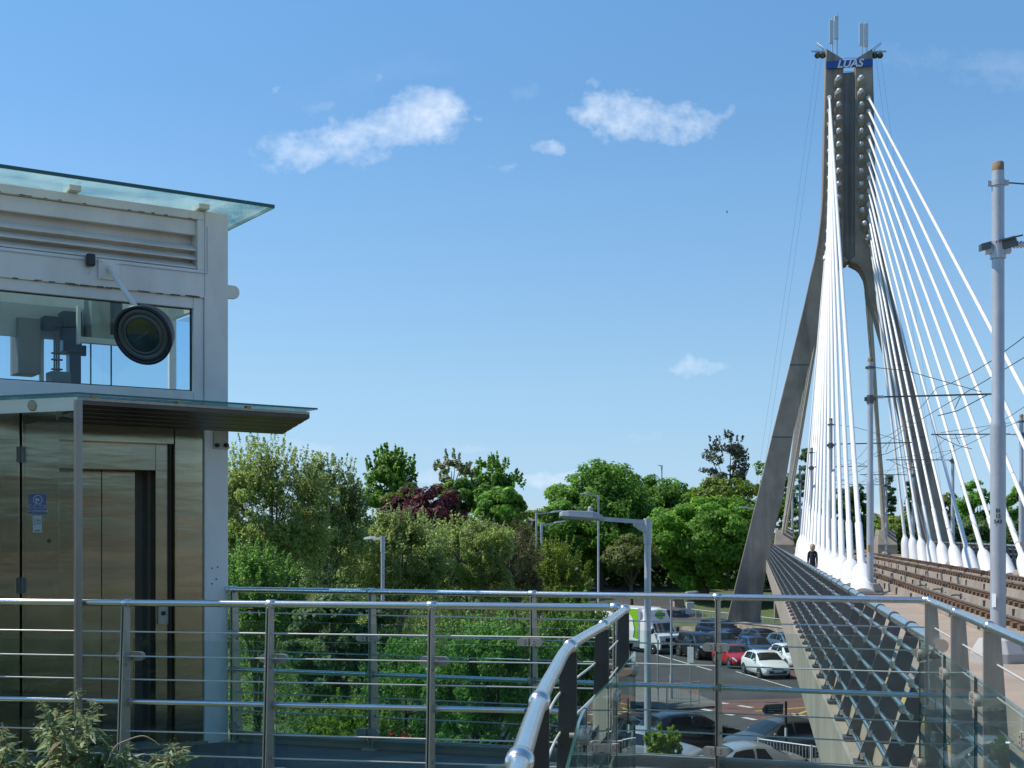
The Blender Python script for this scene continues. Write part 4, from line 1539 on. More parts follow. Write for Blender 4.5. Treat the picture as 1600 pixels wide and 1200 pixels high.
    text_mesh('lettering', '24h', .045, T(ta(58, -.03), -.0255, zt - .04), -TA, (0, 0, 1), mat('green_print', (.05, .22, .16), .6), t, .0005)
    q = MB()
    rnd = random.Random(5)
    cpt = [T(ta(58, -.03) + .03 - .012 * i, -.025, zb + .06 + rnd.uniform(-.022, .022)) for i in range(6)]
    q.tube(spline(cpt, 4), .0022, 5)
    tbox(q, ta(62, -.03), ta(54, -.03), -.026, -.0255, zb + .012, zb + .02)
    q.build('scribble', ink, t)


build_lift_fittings()
# ------------------------------------------------------------------ street lamps, signs, guard rails
def street_lamp(label, px, py_top, Y, arm_px, r=.06, head=True, big=False, z_base=None, arm_dy=6, depth_shift=0.0):
    top = P(px, py_top, Y)
    zb = terrain_z(top.x, Y) if z_base is None else z_base
    t = thing('street_lamp', label, 'street lamp', (top.x, Y, zb), 'street lamps')
    b = Vector((top.x, Y, zb))
    h = top.z - zb
    MB().lathe([(r * 1.7, 0), (r * 1.7, 1.3), (r * 1.05, 1.4), (r, h - .6), (r * .95, h)], b, (0, 0, 1), 14).build('pole', galv, t)
    e = P(px + arm_px, py_top - arm_dy, Y + depth_shift)
    sg = 1 if arm_px > 0 else -1
    d = (e - top).normalized()
    L = (e - top).length
    hl = min(.95, L * .5)
    m = MB()
    m.bar(top - d * r, e - d * hl * .85, r * 1.3, r * 1.3)
    m.lathe([(r * 1.25, -.45), (r * 1.25, .08)], top, (0, 0, 1), 12)
    if big:
        m.prism([top - Vector((0, r, .28)), top - Vector((0, r, .06)), top + d * .30 - Vector((0, r, .04)), top + d * .30 - Vector((0, r, .10))], (0, 2 * r, 0))
    m.build('arm', galv, t)
    n = Vector((0, 0, 1))
    s = d.cross(n).normalized()
    w, th = hl * .19, hl * (.135 if big else .11)
    c0, c1 = e - d * hl, e
    rings = []
    for f, ww, tt in ((0, .35, .35), (.12, .9, .9), (.25, 1, 1.15), (.8, 1, 1.0), (.95, .85, .75), (1, .6, .5)):
        c = c0.lerp(c1, f)
        rings.append([c - s * w * ww - n * .0, c - s * w * ww * .8 + n * th * tt, c + s * w * ww * .8 + n * th * tt, c + s * w * ww - n * .0, c + s * w * ww * .7 - n * th * .35, c - s * w * ww * .7 - n * th * .35])
    hd = MB().loft(rings).build('lamp_head', mat('lamp_grey', (.34, .37, .41), .5, .2, var=.05), t, bevel=.01 if big else 0)
    q = MB()
    c = c0.lerp(c1, .55) - n * (th * .36 + .004)
    q.hexa(c, d * hl * .32, s * w * .55, n * .006)
    q.build('diffuser', mat('lamp_diffuser', (.30, .32, .33), .15, 0), hd)
    if big:
        MB().lathe([(.055, 0), (.055, .06), (.04, .1), (0, .115)], c0.lerp(c1, .3) + n * th * 1.1, n, 12).build('photocell', mat('photocell', (.30, .31, .33), .4), hd)
    return t


street_lamp('large grey street lamp with a long head reaching left, nearest to the railing', 1012, 816, 28, -138, .07, big=True, arm_dy=10)
street_lamp('slender grey street lamp with a small head in front of the left trees', 598, 841, 44, -26, .062, arm_dy=-2, depth_shift=1.2)
street_lamp('thin street lamp with arm to the right, the upper one behind the big lamp head', 838, 803, 84, 44, .06, arm_dy=4)
street_lamp('thin street lamp with arm to the right, the lower one behind the big lamp head', 846, 820, 76, 38, .06, arm_dy=5)
street_lamp('tall thin street lamp in front of the big chestnut, arm to the left', 935, 775, 118, -28, .09, arm_dy=3)
street_lamp('street lamp in front of the left pylon leg, arm to the left', 1187, 795, 108, -32, .09, arm_dy=2)
street_lamp('low street lamp behind the lorry with its head to the right', 1049, 930, 66, 42, .055, arm_dy=5)
street_lamp('far thin street lamp showing above the chestnut crown', 1034, 728, 175, -7, .09, arm_dy=1)


def sign_posts():
    b = GP(1079, 1107)
    t = thing('traffic_sign', 'white rectangular sign plate on a thin grey post at the crossing', 'sign', b)
    top = P(1079, 1008, b.y)
    MB().tube([b, top], .03, 8).build('post', galv, t)
    a, c = P(1074.5, 1011, b.y - .05), P(1083.5, 1036, b.y - .05)
    MB().hexa((a + c) / 2, ((c.x - a.x) / 2, -.09, 0), (.004, .012, 0), (0, 0, (a.z - c.z) / 2)).build('plate', mat('sign_white', (.66, .68, .70), .4), t, bevel=.01)
    b = GP(1028, 1100)
    t = thing('sign_post', 'bare thin grey post left of the lamp post by the guard rail', 'post', b)
    MB().tube([b, P(1028, 1000, b.y)], .04, 8).build('post', galv, t)
    MB().tube([P(1028, 1068, b.y), P(1028, 1075, b.y)], .07, 8).build('band', steel_dark, t)
    # finger sign
    Y = 47.5
    b = Vector(((1228 - 800) / F * Y, Y, GROUND + .14))
    t = thing('direction_sign', 'black arrow shaped direction sign pointing left on a striped post', 'sign', b)
    zt = P(1228, 1096, Y).z
    n = 7
    for i in range(n):
        z0, z1 = b.z + (zt - b.z) * i / n, b.z + (zt - b.z) * (i + 1) / n
        MB().lathe([(.045, z0), (.045, z1)], (b.x, b.y, 0), (0, 0, 1), 10).build('post_section', [black_pl, white_paint][(i % 2) if 1 < i < 5 else 0], t)
    pts = [P(1224, 1099.5, Y - .06), P(1196, 1101, Y - .06), P(1190, 1109, Y - .06), P(1196, 1117, Y - .06), P(1224, 1115.5, Y - .06)]
    pl = MB().prism(pts, (0, .03, 0)).build('arrow_plate', mat('sign_black', (.03, .04, .045), .5), t)
    ol = MB()
    ins = [P(1222, 1101.5, Y - .066), P(1197, 1102.7, Y - .066), P(1192.5, 1109, Y - .066), P(1197, 1115.3, Y - .066), P(1222, 1113.6, Y - .066)]
    for a, c in zip(ins, ins[1:] + ins[:1]):
        ol.bar(a, c, .004, .012)
    for k, (x0, x1) in enumerate(((1200, 1219), (1200, 1220), (1200, 1210))):
        ol.bar(P(x0, 1105 + k * 3.6, Y - .066), P(x1, 1104.6 + k * 3.5, Y - .066), .004, .018)
    ol.build('legend', mat('sign_cream', (.34, .36, .35), .5), pl)


sign_posts()


def guard_rail(label, a, c, h=1.05, dark=False):
    t = thing('guard_rail', label, 'guard rail', a, 'pedestrian guard rails at the junction')
    m = galv_light if not dark else galv
    d = (c - a)
    L = d.length
    d.normalize()
    for z in (h, .15):
        MB().tube([a + Vector((0, 0, z)), c + Vector((0, 0, z))], .025, 8).build('rail', m, t)
    n = max(int(L / 2.0), 1)
    for i in range(n + 1):
        p = a + d * L * i / n
        MB().tube([p, p + Vector((0, 0, h + .06))], .032, 8).build('post', m, t)
    q = MB()
    for i in range(1, int(L / .13)):
        p = a + d * .13 * i
        q.tube([p + Vector((0, 0, .15)), p + Vector((0, 0, h))], .009, 5)
    q.build('infill_bars', m, t)
    return t


guard_rail('white guard rail at the lower right near the arrow sign', Vector((8.55, 46.2, GROUND + .14)), Vector((11.0, 43.6, GROUND + .14)))
guard_rail('white guard rail standing behind the one near the arrow sign', Vector((10.0, 44.5, GROUND + .14)), Vector((12.4, 44.0, GROUND + .14)))
guard_rail('short dark guard rail on the shaded island beside the red cycle lane', GP(1042, 1110) + Vector((0, 0, .14)), GP(1092, 1104) + Vector((0, 0, .14)), dark=True)
guard_rail('guard rail with bars seen low behind the curved railing', Vector((2.1, 46.4, GROUND)), Vector((3.3, 45.6, GROUND)))


def boundary():
    # stone wall with a metal fence above the road by the pylon foot
    zt = terrain_z(0, 110)
    w = [GP(1066, 985), GP(1120, 990), GP(1160, 998), GP(1240, 1010), GP(1300, 1017)]
    hs = [.35, .6, 1.25, 1.3, 1.3]
    t = thing('stone_wall', 'low rough stone wall behind the queue of cars', 'wall', w[0])
    m = MB()
    for i in range(len(w) - 1):
        a, b = w[i], w[i + 1]
        d = (b - a).normalized()
        n = Vector((-d.y, d.x, 0)) * .2
        m.add([a - n, b - n, b + n, a + n, a - n + Vector((0, 0, hs[i])), b - n + Vector((0, 0, hs[i + 1])), b + n + Vector((0, 0, hs[i + 1])), a + n + Vector((0, 0, hs[i]))],
              [(0, 1, 5, 4), (1, 2, 6, 5), (2, 3, 7, 6), (3, 0, 4, 7), (4, 5, 6, 7)])
    m.build('masonry', stone, t)
    cp = MB()
    for i in range(1, len(w) - 1):
        a, b = w[i], w[i + 1]
        cp.bar(a + Vector((0, 0, hs[i] + .04)), b + Vector((0, 0, hs[i + 1] + .04)), .5, .07)
    cp.build('coping', mat('coping_stone', (.36, .33, .28), .9, var=.2), t)
    f = [P(1066, 950, 128), P(1110, 955, 121), P(1165, 961, 113), P(1225, 968, 109), P(1280, 974, 106)]
    t = thing('metal_fence', 'grey metal fence of posts and rails at the foot of the pylon', 'fence', (f[0].x, f[0].y, f[0].z - 1.3))
    for i in range(len(f) - 1):
        a, b = f[i], f[i + 1]
        n = 4
        for k in range(n):
            p = a.lerp(b, k / n)
            MB().tube([p - Vector((0, 0, 1.5)), p], .045, 6).build('post', galv, t)
        q = MB()
        for k in range(26):
            p = a.lerp(b, k / 26)
            q.tube([p - Vector((0, 0, 1.25)), p - Vector((0, 0, .06))], .012, 4)
        q.build('infill_bars', galv, t)
    MB().tube(f, .03, 6).build('top_rail', galv_light, t)
    MB().tube([p - Vector((0, 0, 1.25)) for p in f], .025, 6).build('bottom_rail', galv, t)
    # bank behind the wall
    # small stone pier and box at the entrance
    b = P(1059, 962, 132)
    t = thing('gate_pier', 'short stone gate pier behind the lorry cab', 'pier', b)
    q = MB()
    q.box(b + Vector((0, 0, .75)), (1.0, 1.0, 1.7), .2)
    q.build('shaft', stone, t, bevel=.05)
    q = MB()
    q.box(b + Vector((0, 0, 1.68)), (1.2, 1.2, .16), .2)
    q.build('cap', mat('coping_stone', (.36, .33, .28), .9), t, bevel=.03)
    b = P(1078, 950, 126)
    t = thing('utility_box', 'pale utility box beside the gate pier', 'box', b)
    q = MB()
    q.box(b, (.75, .4, 1.1), .2)
    q.box(b + Vector((0, 0, -1.0)), (.12, .12, 1.2), .2)
    q.build('cabinet', galv_light, t, bevel=.02)


boundary()


# ------------------------------------------------------------------ vehicles
CAR_KINDS = {
    # L, W, H, profile (t from nose to tail, z), cowl t, roof front t, roof rear t, tail glass end t, wheel t
    'hatch': (4.05, 1.74, 1.47, [(0, .52), (.012, .66), (.05, .76), (.14, .86), (.255, .95), (.44, 1.37), (.52, 1.44), (.62, 1.47), (.78, 1.43), (.88, 1.34), (.965, 1.02), (.985, .92), (1, .72)], .265, .455, .875, .955, (.185, .825)),
    'suv': (4.55, 1.88, 1.70, [(0, .66), (.012, .82), (.05, .95), (.14, 1.03), (.24, 1.10), (.40, 1.55), (.50, 1.66), (.62, 1.70), (.80, 1.66), (.90, 1.58), (.965, 1.15), (.985, 1.0), (1, .78)], .25, .42, .90, .955, (.185, .81)),
    'coupe': (4.18, 1.84, 1.36, [(0, .48), (.012, .60), (.05, .70), (.15, .80), (.29, .88), (.45, 1.25), (.52, 1.33), (.6, 1.36), (.74, 1.30), (.90, 1.02), (.97, .95), (.99, .86), (1, .70)], .30, .46, .72, .89, (.185, .80)),
    'saloon': (4.55, 1.80, 1.44, [(0, .50), (.012, .63), (.05, .74), (.15, .83), (.27, .92), (.42, 1.33), (.50, 1.41), (.6, 1.44), (.72, 1.38), (.85, 1.06), (.95, 1.02), (.985, .92), (1, .72)], .28, .43, .71, .84, (.18, .80)),
    'estate': (4.65, 1.82, 1.50, [(0, .52), (.012, .66), (.05, .77), (.15, .87), (.255, .96), (.41, 1.38), (.5, 1.46), (.62, 1.50), (.82, 1.46), (.91, 1.40), (.97, 1.05), (.988, .93), (1, .72)], .265, .42, .91, .96, (.18, .80)),
}


def paint(name, col, metal=.0):
    return mat('paint_' + name, col, .28, metal, var=.03, coat=.4)


def car(label, X, Y, heading, kind, pm, z0=GROUND + .02, group='cars at the junction', indicator=False):
    L, W, H, prof, cowl, rf, rr, tg, wt = CAR_KINDS[kind]
    t_ = thing('parked_car' if False else 'car', label, 'car', (X, Y, z0), group)
    hx, hy = Vector(heading).normalized() if len(heading) == 2 else heading
    fx = Vector((hx, hy, 0))
    rx = Vector((hy, -hx, 0))          # the car's right
    org = Vector((X, Y, z0))
    wpt = lambda x, y, z: org + fx * (L / 2 - x * L) + rx * y + Vector((0, 0, z))
    pt = [a for a, _ in prof]
    pz = [b for _, b in prof]
    ztop = lambda t: float(np.interp(t, pt, pz))
    pw = lambda t: W / 2 * float(np.interp(t, [0, .02, .07, .16, .85, .95, .99, 1], [.74, .84, .94, 1, 1, .96, .9, .84]))
    zbot = lambda t: float(np.interp(t, [0, .04, .1, .9, .97, 1], [.30, .22, .20, .20, .24, .34]))
    beltz = lambda t: min(ztop(t) - .03, float(np.interp(t, [0, .25, .9, 1], [H * .58, H * .635, H * .675, H * .66])))

    def ring(t):
        w, zb, zt, bz = pw(t), zbot(t), ztop(t), beltz(t)
        tall = min(max((zt - bz) / (H * .3), 0), 1)
        wr = w * (.86 - .14 * tall)
        mid = zb + (bz - zb) * .45
        return [(0, zb), (w * .82, zb), (w * .955, zb + .07), (w * .99, mid - .08), (w, mid + .06), (w * .985, bz - .08), (w * .945, bz), (wr, zt - .055 * (.4 + .6 * tall)), (wr * .86, zt - .012), (wr * .45, zt), (0, zt + .008)]
    ts = sorted(set([0, .006, .012, .03, .05, .08, .11, .14, .2, .25, cowl, .30, .34, .38, rf, .46, .5, .56, .62, .7, .76, rr, tg, .9, .93, .95, .965, .98, .99, 1] + pt))
    rings = []
    for t in ts:
        r = ring(t)
        full = [wpt(t, y, z) for y, z in r] + [wpt(t, -y, z) for y, z in r[-2:0:-1]]
        rings.append(full)
    b = MB()
    b.loft(rings, 0, True)
    # wheel arches: dark discs just proud of the sides
    R = .315 if kind != 'suv' else .355
    for wtk in wt:
        for sg in (-1, 1):
            c = wpt(wtk, sg * (pw(wtk) * .97), R)
            b.lathe([(R * 1.17, 0), (R * 1.17, W / 2 * .045), (R * 1.0, W / 2 * .05)], c, rx * sg, 24, mi=1)
    b.box(org + Vector((0, 0, .2)), (.1, .1, .02))
    # lower black valance
    b.hexa(wpt(.5, 0, .23), fx * L * .40, rx * W * .46, (0, 0, .05), 1)
    body = b.build('body', [pm, black_pl], t_, recalc=2)

    def surf(t, v, off):
        """v 0 belt .. 1 roof edge on the side, right side; 1..2 over the roof to the centre"""
        r = ring(t)
        if v <= 1:
            a, c = r[6], r[7]
            return (a[0] + (c[0] - a[0]) * v + off, a[1] + (c[1] - a[1]) * v + off * .4)
        q = (v - 1) * 3
        i = min(int(q), 2)
        a, c = r[7 + i], r[8 + i]
        return (a[0] + (c[0] - a[0]) * (q - i), a[1] + (c[1] - a[1]) * (q - i) + off)

    def sidewin(t0, t1, sg, fr0=None, name='side_window'):
        m = MB()
        n = 5
        rs = []
        for i in range(n + 1):
            f = i / n
            lo, hi = t0[0] + (t1[0] - t0[0]) * f, t0[1] + (t1[1] - t0[1]) * f
            row = []
            for v in (.06, .5, .9):
                tt = lo + (hi - lo) * v
                y, z = surf(tt, v, .010)
                row.append(wpt(tt, sg * y, z))
            rs.append(row)
        m.loft(rs, closed=False, caps=False)
        m.build(name, car_glass, body)
    pil = rf + .02
    for sg in (-1, 1):
        sidewin((cowl + .06, rf + .012), (.565, .565), sg)
        sidewin((.585, .585), (min(rr + .0, .83), rr - .06), sg)
    # windscreen and tail window
    for (a, c, nm) in ((cowl + .012, rf - .008, 'windscreen'), (rr + .012, tg - .004, 'rear_window')):
        m = MB()
        rs = []
        for i in range(6):
            t = a + (c - a) * i / 5
            row = []
            for v in (1.06, 1.25, 1.5, 1.8, 2.0):
                y, z = surf(t, v, .012)
                row.append((y, z))
            full = [wpt(t, y, z) for y, z in row] + [wpt(t, -y, z) for y, z in row[-2::-1]]
            rs.append(full)
        m.loft(rs, closed=False, caps=False)
        m.build(nm, car_glass, body)

    def lampq(name, t0, t1, i0, i1, m, mid=.5):
        for sg in (-1, 1):
            q = MB()
            rs = []
            for k in range(4):
                t = t0 + (t1 - t0) * k / 3
                r = ring(t)
                row = []
                for f in (0, .5, 1):
                    fi = i0 + (i1 - i0) * f
                    i = min(int(fi), len(r) - 2)
                    a, c = r[i], r[i + 1]
                    y, z = a[0] + (c[0] - a[0]) * (fi - i), a[1] + (c[1] - a[1]) * (fi - i)
                    row.append(wpt(t - (.003 if t < .5 else -.003), sg * (y + .008), z + .004))
                rs.append(row)
            q.loft(rs, closed=False, caps=False)
            q.build(name, m, body)
    lampq('headlight', .008, .095, 5.0, 6.1, lamp_clear)
    lampq('tail_light', .945, .992, 4.6, 6.0, lamp_red)
    if indicator:
        q = MB()
        q.box(wpt(.02, W * .36, H * .46), (.1, .12, .09))
        q.build('indicator_light', lamp_orange, body)
    # grille, plates, mirrors
    q = MB()
    q.hexa(wpt(.002, 0, .40), rx * W * .30, fx * .012, (0, 0, .085))
    q.hexa(wpt(.006, 0, .60 * H / 1.47), rx * W * .20, fx * .01, (0, 0, .04))
    q.build('grille', black_pl, body)
    for t, z in ((-.003, .46), (1.003, .62)):
        MB().hexa(wpt(t, 0, z), rx * .26, fx * .008, (0, 0, .055)).build('number_plate', plate_m, body)
    for sg in (-1, 1):
        y, z = surf(cowl + .10, .1, .0)
        MB().lathe([(.0, -.1), (.07, -.06), (.085, 0), (.07, .06), (0, .09)], wpt(cowl + .09, sg * (y + .1), z + .04), rx, 10).build('mirror', pm, body)
    # wheels
    for wtk in wt:
        for sg in (-1, 1):
            c = wpt(wtk, sg * (pw(wtk) * .99 - .16), R)
            prf = [(R * .62, -.0), (R * .93, -.0), (R, .03), (R, .16), (R * .95, .19), (R * .68, .197), (R * .66, .19)]
            wh = MB().lathe(prf, c, rx * sg, 26).build('wheel', tyre_m, t_)
            m = MB()
            m.lathe([(R * .67, .17), (R * .67, .192), (R * .6, .192), (R * .57, .15), (R * .1, .15)], c, rx * sg, 22)
            for k in range(5):
                an = k * 2 * math.pi / 5
                u = (fx * math.cos(an) + Vector((0, 0, 1)) * math.sin(an))
                m.bar(c + rx * sg * .178 + u * R * .05, c + rx * sg * .185 + u * R * .62, .05, .02, up=rx * sg)
            m.lathe([(R * .16, .15), (R * .14, .195), (0, .2)], c, rx * sg, 12)
            m.build('rim', rim_m, wh)
    return t_


p_white = paint('white', (.78, .79, .80))
p_black = paint('black', (.010, .011, .014))
p_navy = paint('navy', (.012, .022, .06), .2)
p_blue = paint('blue', (.03, .07, .20), .2)
p_red = paint('red', (.42, .012, .022))
p_grey = paint('grey', (.10, .105, .11), .4)
p_silver = paint('silver', (.42, .43, .45), .5)
p_lblue = paint('steel_blue', (.10, .16, .26), .3)
p_dark = paint('charcoal', (.028, .03, .034), .2)

HQ = (.17, -.98)


def carpx(label, px, py_bottom, heading, kind, pm, **k):
    b = GP(px, py_bottom, GROUND)
    return car(label, b.x, b.y, heading, kind, pm, **k)


carpx('white hatchback at the front of the queue, facing the viewer', 1196, 1056.5, HQ, 'hatch', p_white)
carpx('red coupe beside the white hatchback in the queue', 1149, 1041, (.2, -.98), 'coupe', p_red)
carpx('white car half hidden behind the bridge deck edge', 1236, 1043, HQ, 'hatch', p_white)
carpx('black off-road car in front of the lorry with an orange indicator lit', 1094, 1028, (.30, -.95), 'suv', p_black, indicator=True)
carpx('black car between the black off-road car and the navy one', 1128, 1019, HQ, 'saloon', p_dark)
carpx('navy off-road car farthest back in the queue', 1125, 1002, (.42, -.9), 'suv', p_navy, indicator=True)
carpx('dark blue estate car left of the bridge deck edge', 1193, 1016, (.3, -.95), 'estate', p_navy)
carpx('bright blue hatchback behind the red coupe', 1181, 1029, HQ, 'hatch', p_blue)
carpx('steel blue car farthest right in the queue', 1232, 1022, (.3, -.95), 'hatch', p_lblue)
car('black hatchback crossing the junction, tail to the left', 6.9, 51.2, (.95, .32), 'hatch', p_black)
car('dark grey hatchback near the arrow sign, nose to the left', 9.75, 49.2, (-.93, -.36), 'hatch', p_grey)
car('silver saloon lowest in the picture, only roof and windows showing', 7.35, 43.6, (-.95, -.22), 'saloon', p_silver)
car('silver grey hatchback behind the tall lamp post, rear half hidden by leaves', 4.75, 46.8, (.9, -.44), 'hatch', p_silver)
car('black estate car seen through the curved railing', 1.9, 50.5, (-.97, -.2), 'estate', p_dark)


def lorry():
    b = GP(1033, 1021)
    X, Y = b.x, b.y
    t = thing('box_lorry', 'white box lorry with green and white sides behind the lamp post', 'lorry', (X, Y, GROUND + .02))
    fx = Vector((.62, -.785, 0)).normalized()
    rx = Vector((fx.y, -fx.x, 0))
    o = Vector((X, Y, GROUND + .02))
    w = lambda f, r, z: o + fx * f + rx * r + Vector((0, 0, z))
    Wd = 1.06
    prof = [(.95, .35), (1.0, .6), (.98, 1.0), (.86, 1.28), (.45, 1.42), (.0, 2.12), (-.25, 2.3), (-1.0, 2.3), (-1.05, .35)]
    rings = []
    for r, sc in ((-Wd, .96), (-Wd * .97, 1.0), (Wd * .97, 1.0), (Wd, .96)):
        rings.append([w(f * (1 if sc == 1 else .985), r, z if sc == 1 else .35 + (z - .35) * .985) for f, z in prof])
    cab = MB().loft(rings).build('cab', paint('lorry_white', (.84, .84, .84)), t, bevel=.04)
    s0, s1 = Vector((.45, 0, 1.42)), Vector((.0, 0, 2.12))
    q = MB()
    nrm = Vector((.84, 0, .54))
    for (r0, r1) in ((-.92, .92),):
        pts = [(.42, r0, 1.47), (.42, r1, 1.47), (.03, r1 * .93, 2.08), (.03, r0 * .93, 2.08)]
        q.add([w(f + .012, r, z + .012) for f, r, z in pts], [(0, 1, 2, 3)])
    q.build('windscreen', car_glass, cab)
    for sg in (-1, 1):
        q = MB()
        q.add([w(f, sg * (Wd + .006), z) for f, z in ((.28, 1.38), (-.05, 2.02), (-.55, 2.05), (-.55, 1.38))], [(0, 1, 2, 3)])
        q.build('side_window', car_glass, cab)
        MB().hexa(w(.42, sg * (Wd + .14), 1.62), fx * .05, rx * .1, (0, 0, .17)).build('mirror', black_pl, cab, bevel=.02)
        MB().hexa(w(.96, sg * .8, .86), fx * .03, rx * .16, (0, 0, .1)).build('headlight', lamp_clear, cab, bevel=.02)
    q = MB()
    q.hexa(w(.985, 0, .98), fx * .012, rx * .55, (0, 0, .14))
    q.hexa(w(.99, 0, .55), fx * .02, rx * .95, (0, 0, .14))
    q.build('grille', black_pl, cab, bevel=.01)
    MB().hexa(w(1.012, 0, .62), fx * .006, rx * .26, (0, 0, .055)).build('number_plate', plate_m, cab)
    # wind deflector on the roof with a green star
    q = MB()
    q.loft([[w(-.02, -.9, 2.2), w(-.35, -.85, 3.0), w(-1.0, -.85, 3.05), w(-1.0, -.9, 2.25)], [w(.0, 0, 2.2), w(-.28, 0, 3.06), w(-1.0, 0, 3.1), w(-1.0, 0, 2.25)], [w(-.02, .9, 2.2), w(-.35, .85, 3.0), w(-1.0, .85, 3.05), w(-1.0, .9, 2.25)]], smooth=False)
    df = q.build('wind_deflector', paint('lorry_white', (.84, .84, .84)), t, bevel=.06)
    lime = mat('lime_green', (.22, .52, .02), .4, var=.04)

    def star(o_, u, v, R, r, n, name, m, parent, thick):
        pts = []
        for k in range(2 * n):
            a = math.pi * k / n
            rr = R if k % 2 == 0 else r
            pts.append(o_ + u * rr * math.cos(a) + v * rr * math.sin(a) * .8)
        MB().prism(pts, thick).build(name, m, parent)
    nd = Vector((0, 0, 1)) * .34 + fx * .94
    vd = (Vector((0, 0, 1)) * .94 - fx * .30).normalized()
    star(w(-.12, 0, 2.66), rx, vd, .46, .30, 9, 'green_star', lime, df, nd * .02)
    q = MB()
    q.hexa(w(-.12, 0, 2.66) + nd * .028, rx * .47, vd * .085, nd * .006)
    q.build('star_banner', mat('banner_blue', (.02, .10, .16), .4), df, bevel=.02)
    text_mesh('banner_lettering', 'GARDENING', .13, w(-.12, 0, 2.66) + nd * .037, -rx if False else rx * -1, vd, white_paint, df, .001)
    # box body
    q = MB()
    q.hexa(w(-3.6, 0, 1.98), fx * 2.5, rx * 1.12, (0, 0, 1.13))
    box = q.build('box_body', paint('box_white', (.84, .84, .84)), t, bevel=.05)
    q = MB()
    for sg in (-1, 1):
        q.hexa(w(-3.6, sg * 1.13, .86), fx * 2.5, rx * .02, (0, 0, .04))
    q.hexa(w(-3.6, 0, .72), fx * 2.5, rx * .4, (0, 0, .1))
    q.build('chassis', galv_light, t)
    for sg in (-1, 1):
        so = rx * sg * 1.124
        # green sweep: front upper corner and rear
        pts = [w(-1.15, 0, 3.05), w(-1.15, 0, .95), w(-1.55, 0, 1.05), w(-1.42, 0, 1.6), w(-1.6, 0, 2.3), w(-2.1, 0, 2.75), w(-2.9, 0, 3.0), w(-3.2, 0, 3.05)]
        MB().prism([p + so for p in pts], rx * sg * .008).build('green_sweep', lime, box)
        pts = [w(-1.55, 0, 1.05), w(-1.42, 0, 1.6), w(-1.6, 0, 2.3), w(-1.68, 0, 2.3), w(-1.5, 0, 1.6), w(-1.63, 0, 1.08)]
        MB().prism([p + so * 1.002 for p in pts], rx * sg * .012).build('navy_stripe', paint('navy_band', (.02, .05, .16)), box)
        star(w(-3.3, 0, 1.95) + so, fx, Vector((0, 0, 1)), .8, .5, 10, 'green_star', lime, box, rx * sg * .008)
        q = MB()
        q.hexa(w(-3.3, 0, 2.0) + so * 1.01, fx * .75, rx * .006, (0, 0, .17))
        q.build('star_banner', mat('banner_blue', (.02, .10, .16), .4), box)
        text_mesh('banner_lettering', 'GARDENING', .24, w(-3.3, 0, 2.0) + so * 1.018, fx * -sg if sg > 0 else fx, (0, 0, 1), white_paint, box, .001)
    R = .36
    for f in (.3, -4.3):
        for sg in (-1, 1):
            c = w(f, sg * .92, R)
            wh = MB().lathe([(R * .6, 0), (R, .03), (R, .15), (R * .9, .19), (R * .62, .19)], c, rx * sg, 24).build('wheel', tyre_m, t)
            MB().lathe([(R * .6, .16), (R * .55, .12), (R * .2, .14), (R * .18, .2), (0, .2)], c, rx * sg, 18).build('rim', rim_m, wh)


lorry()


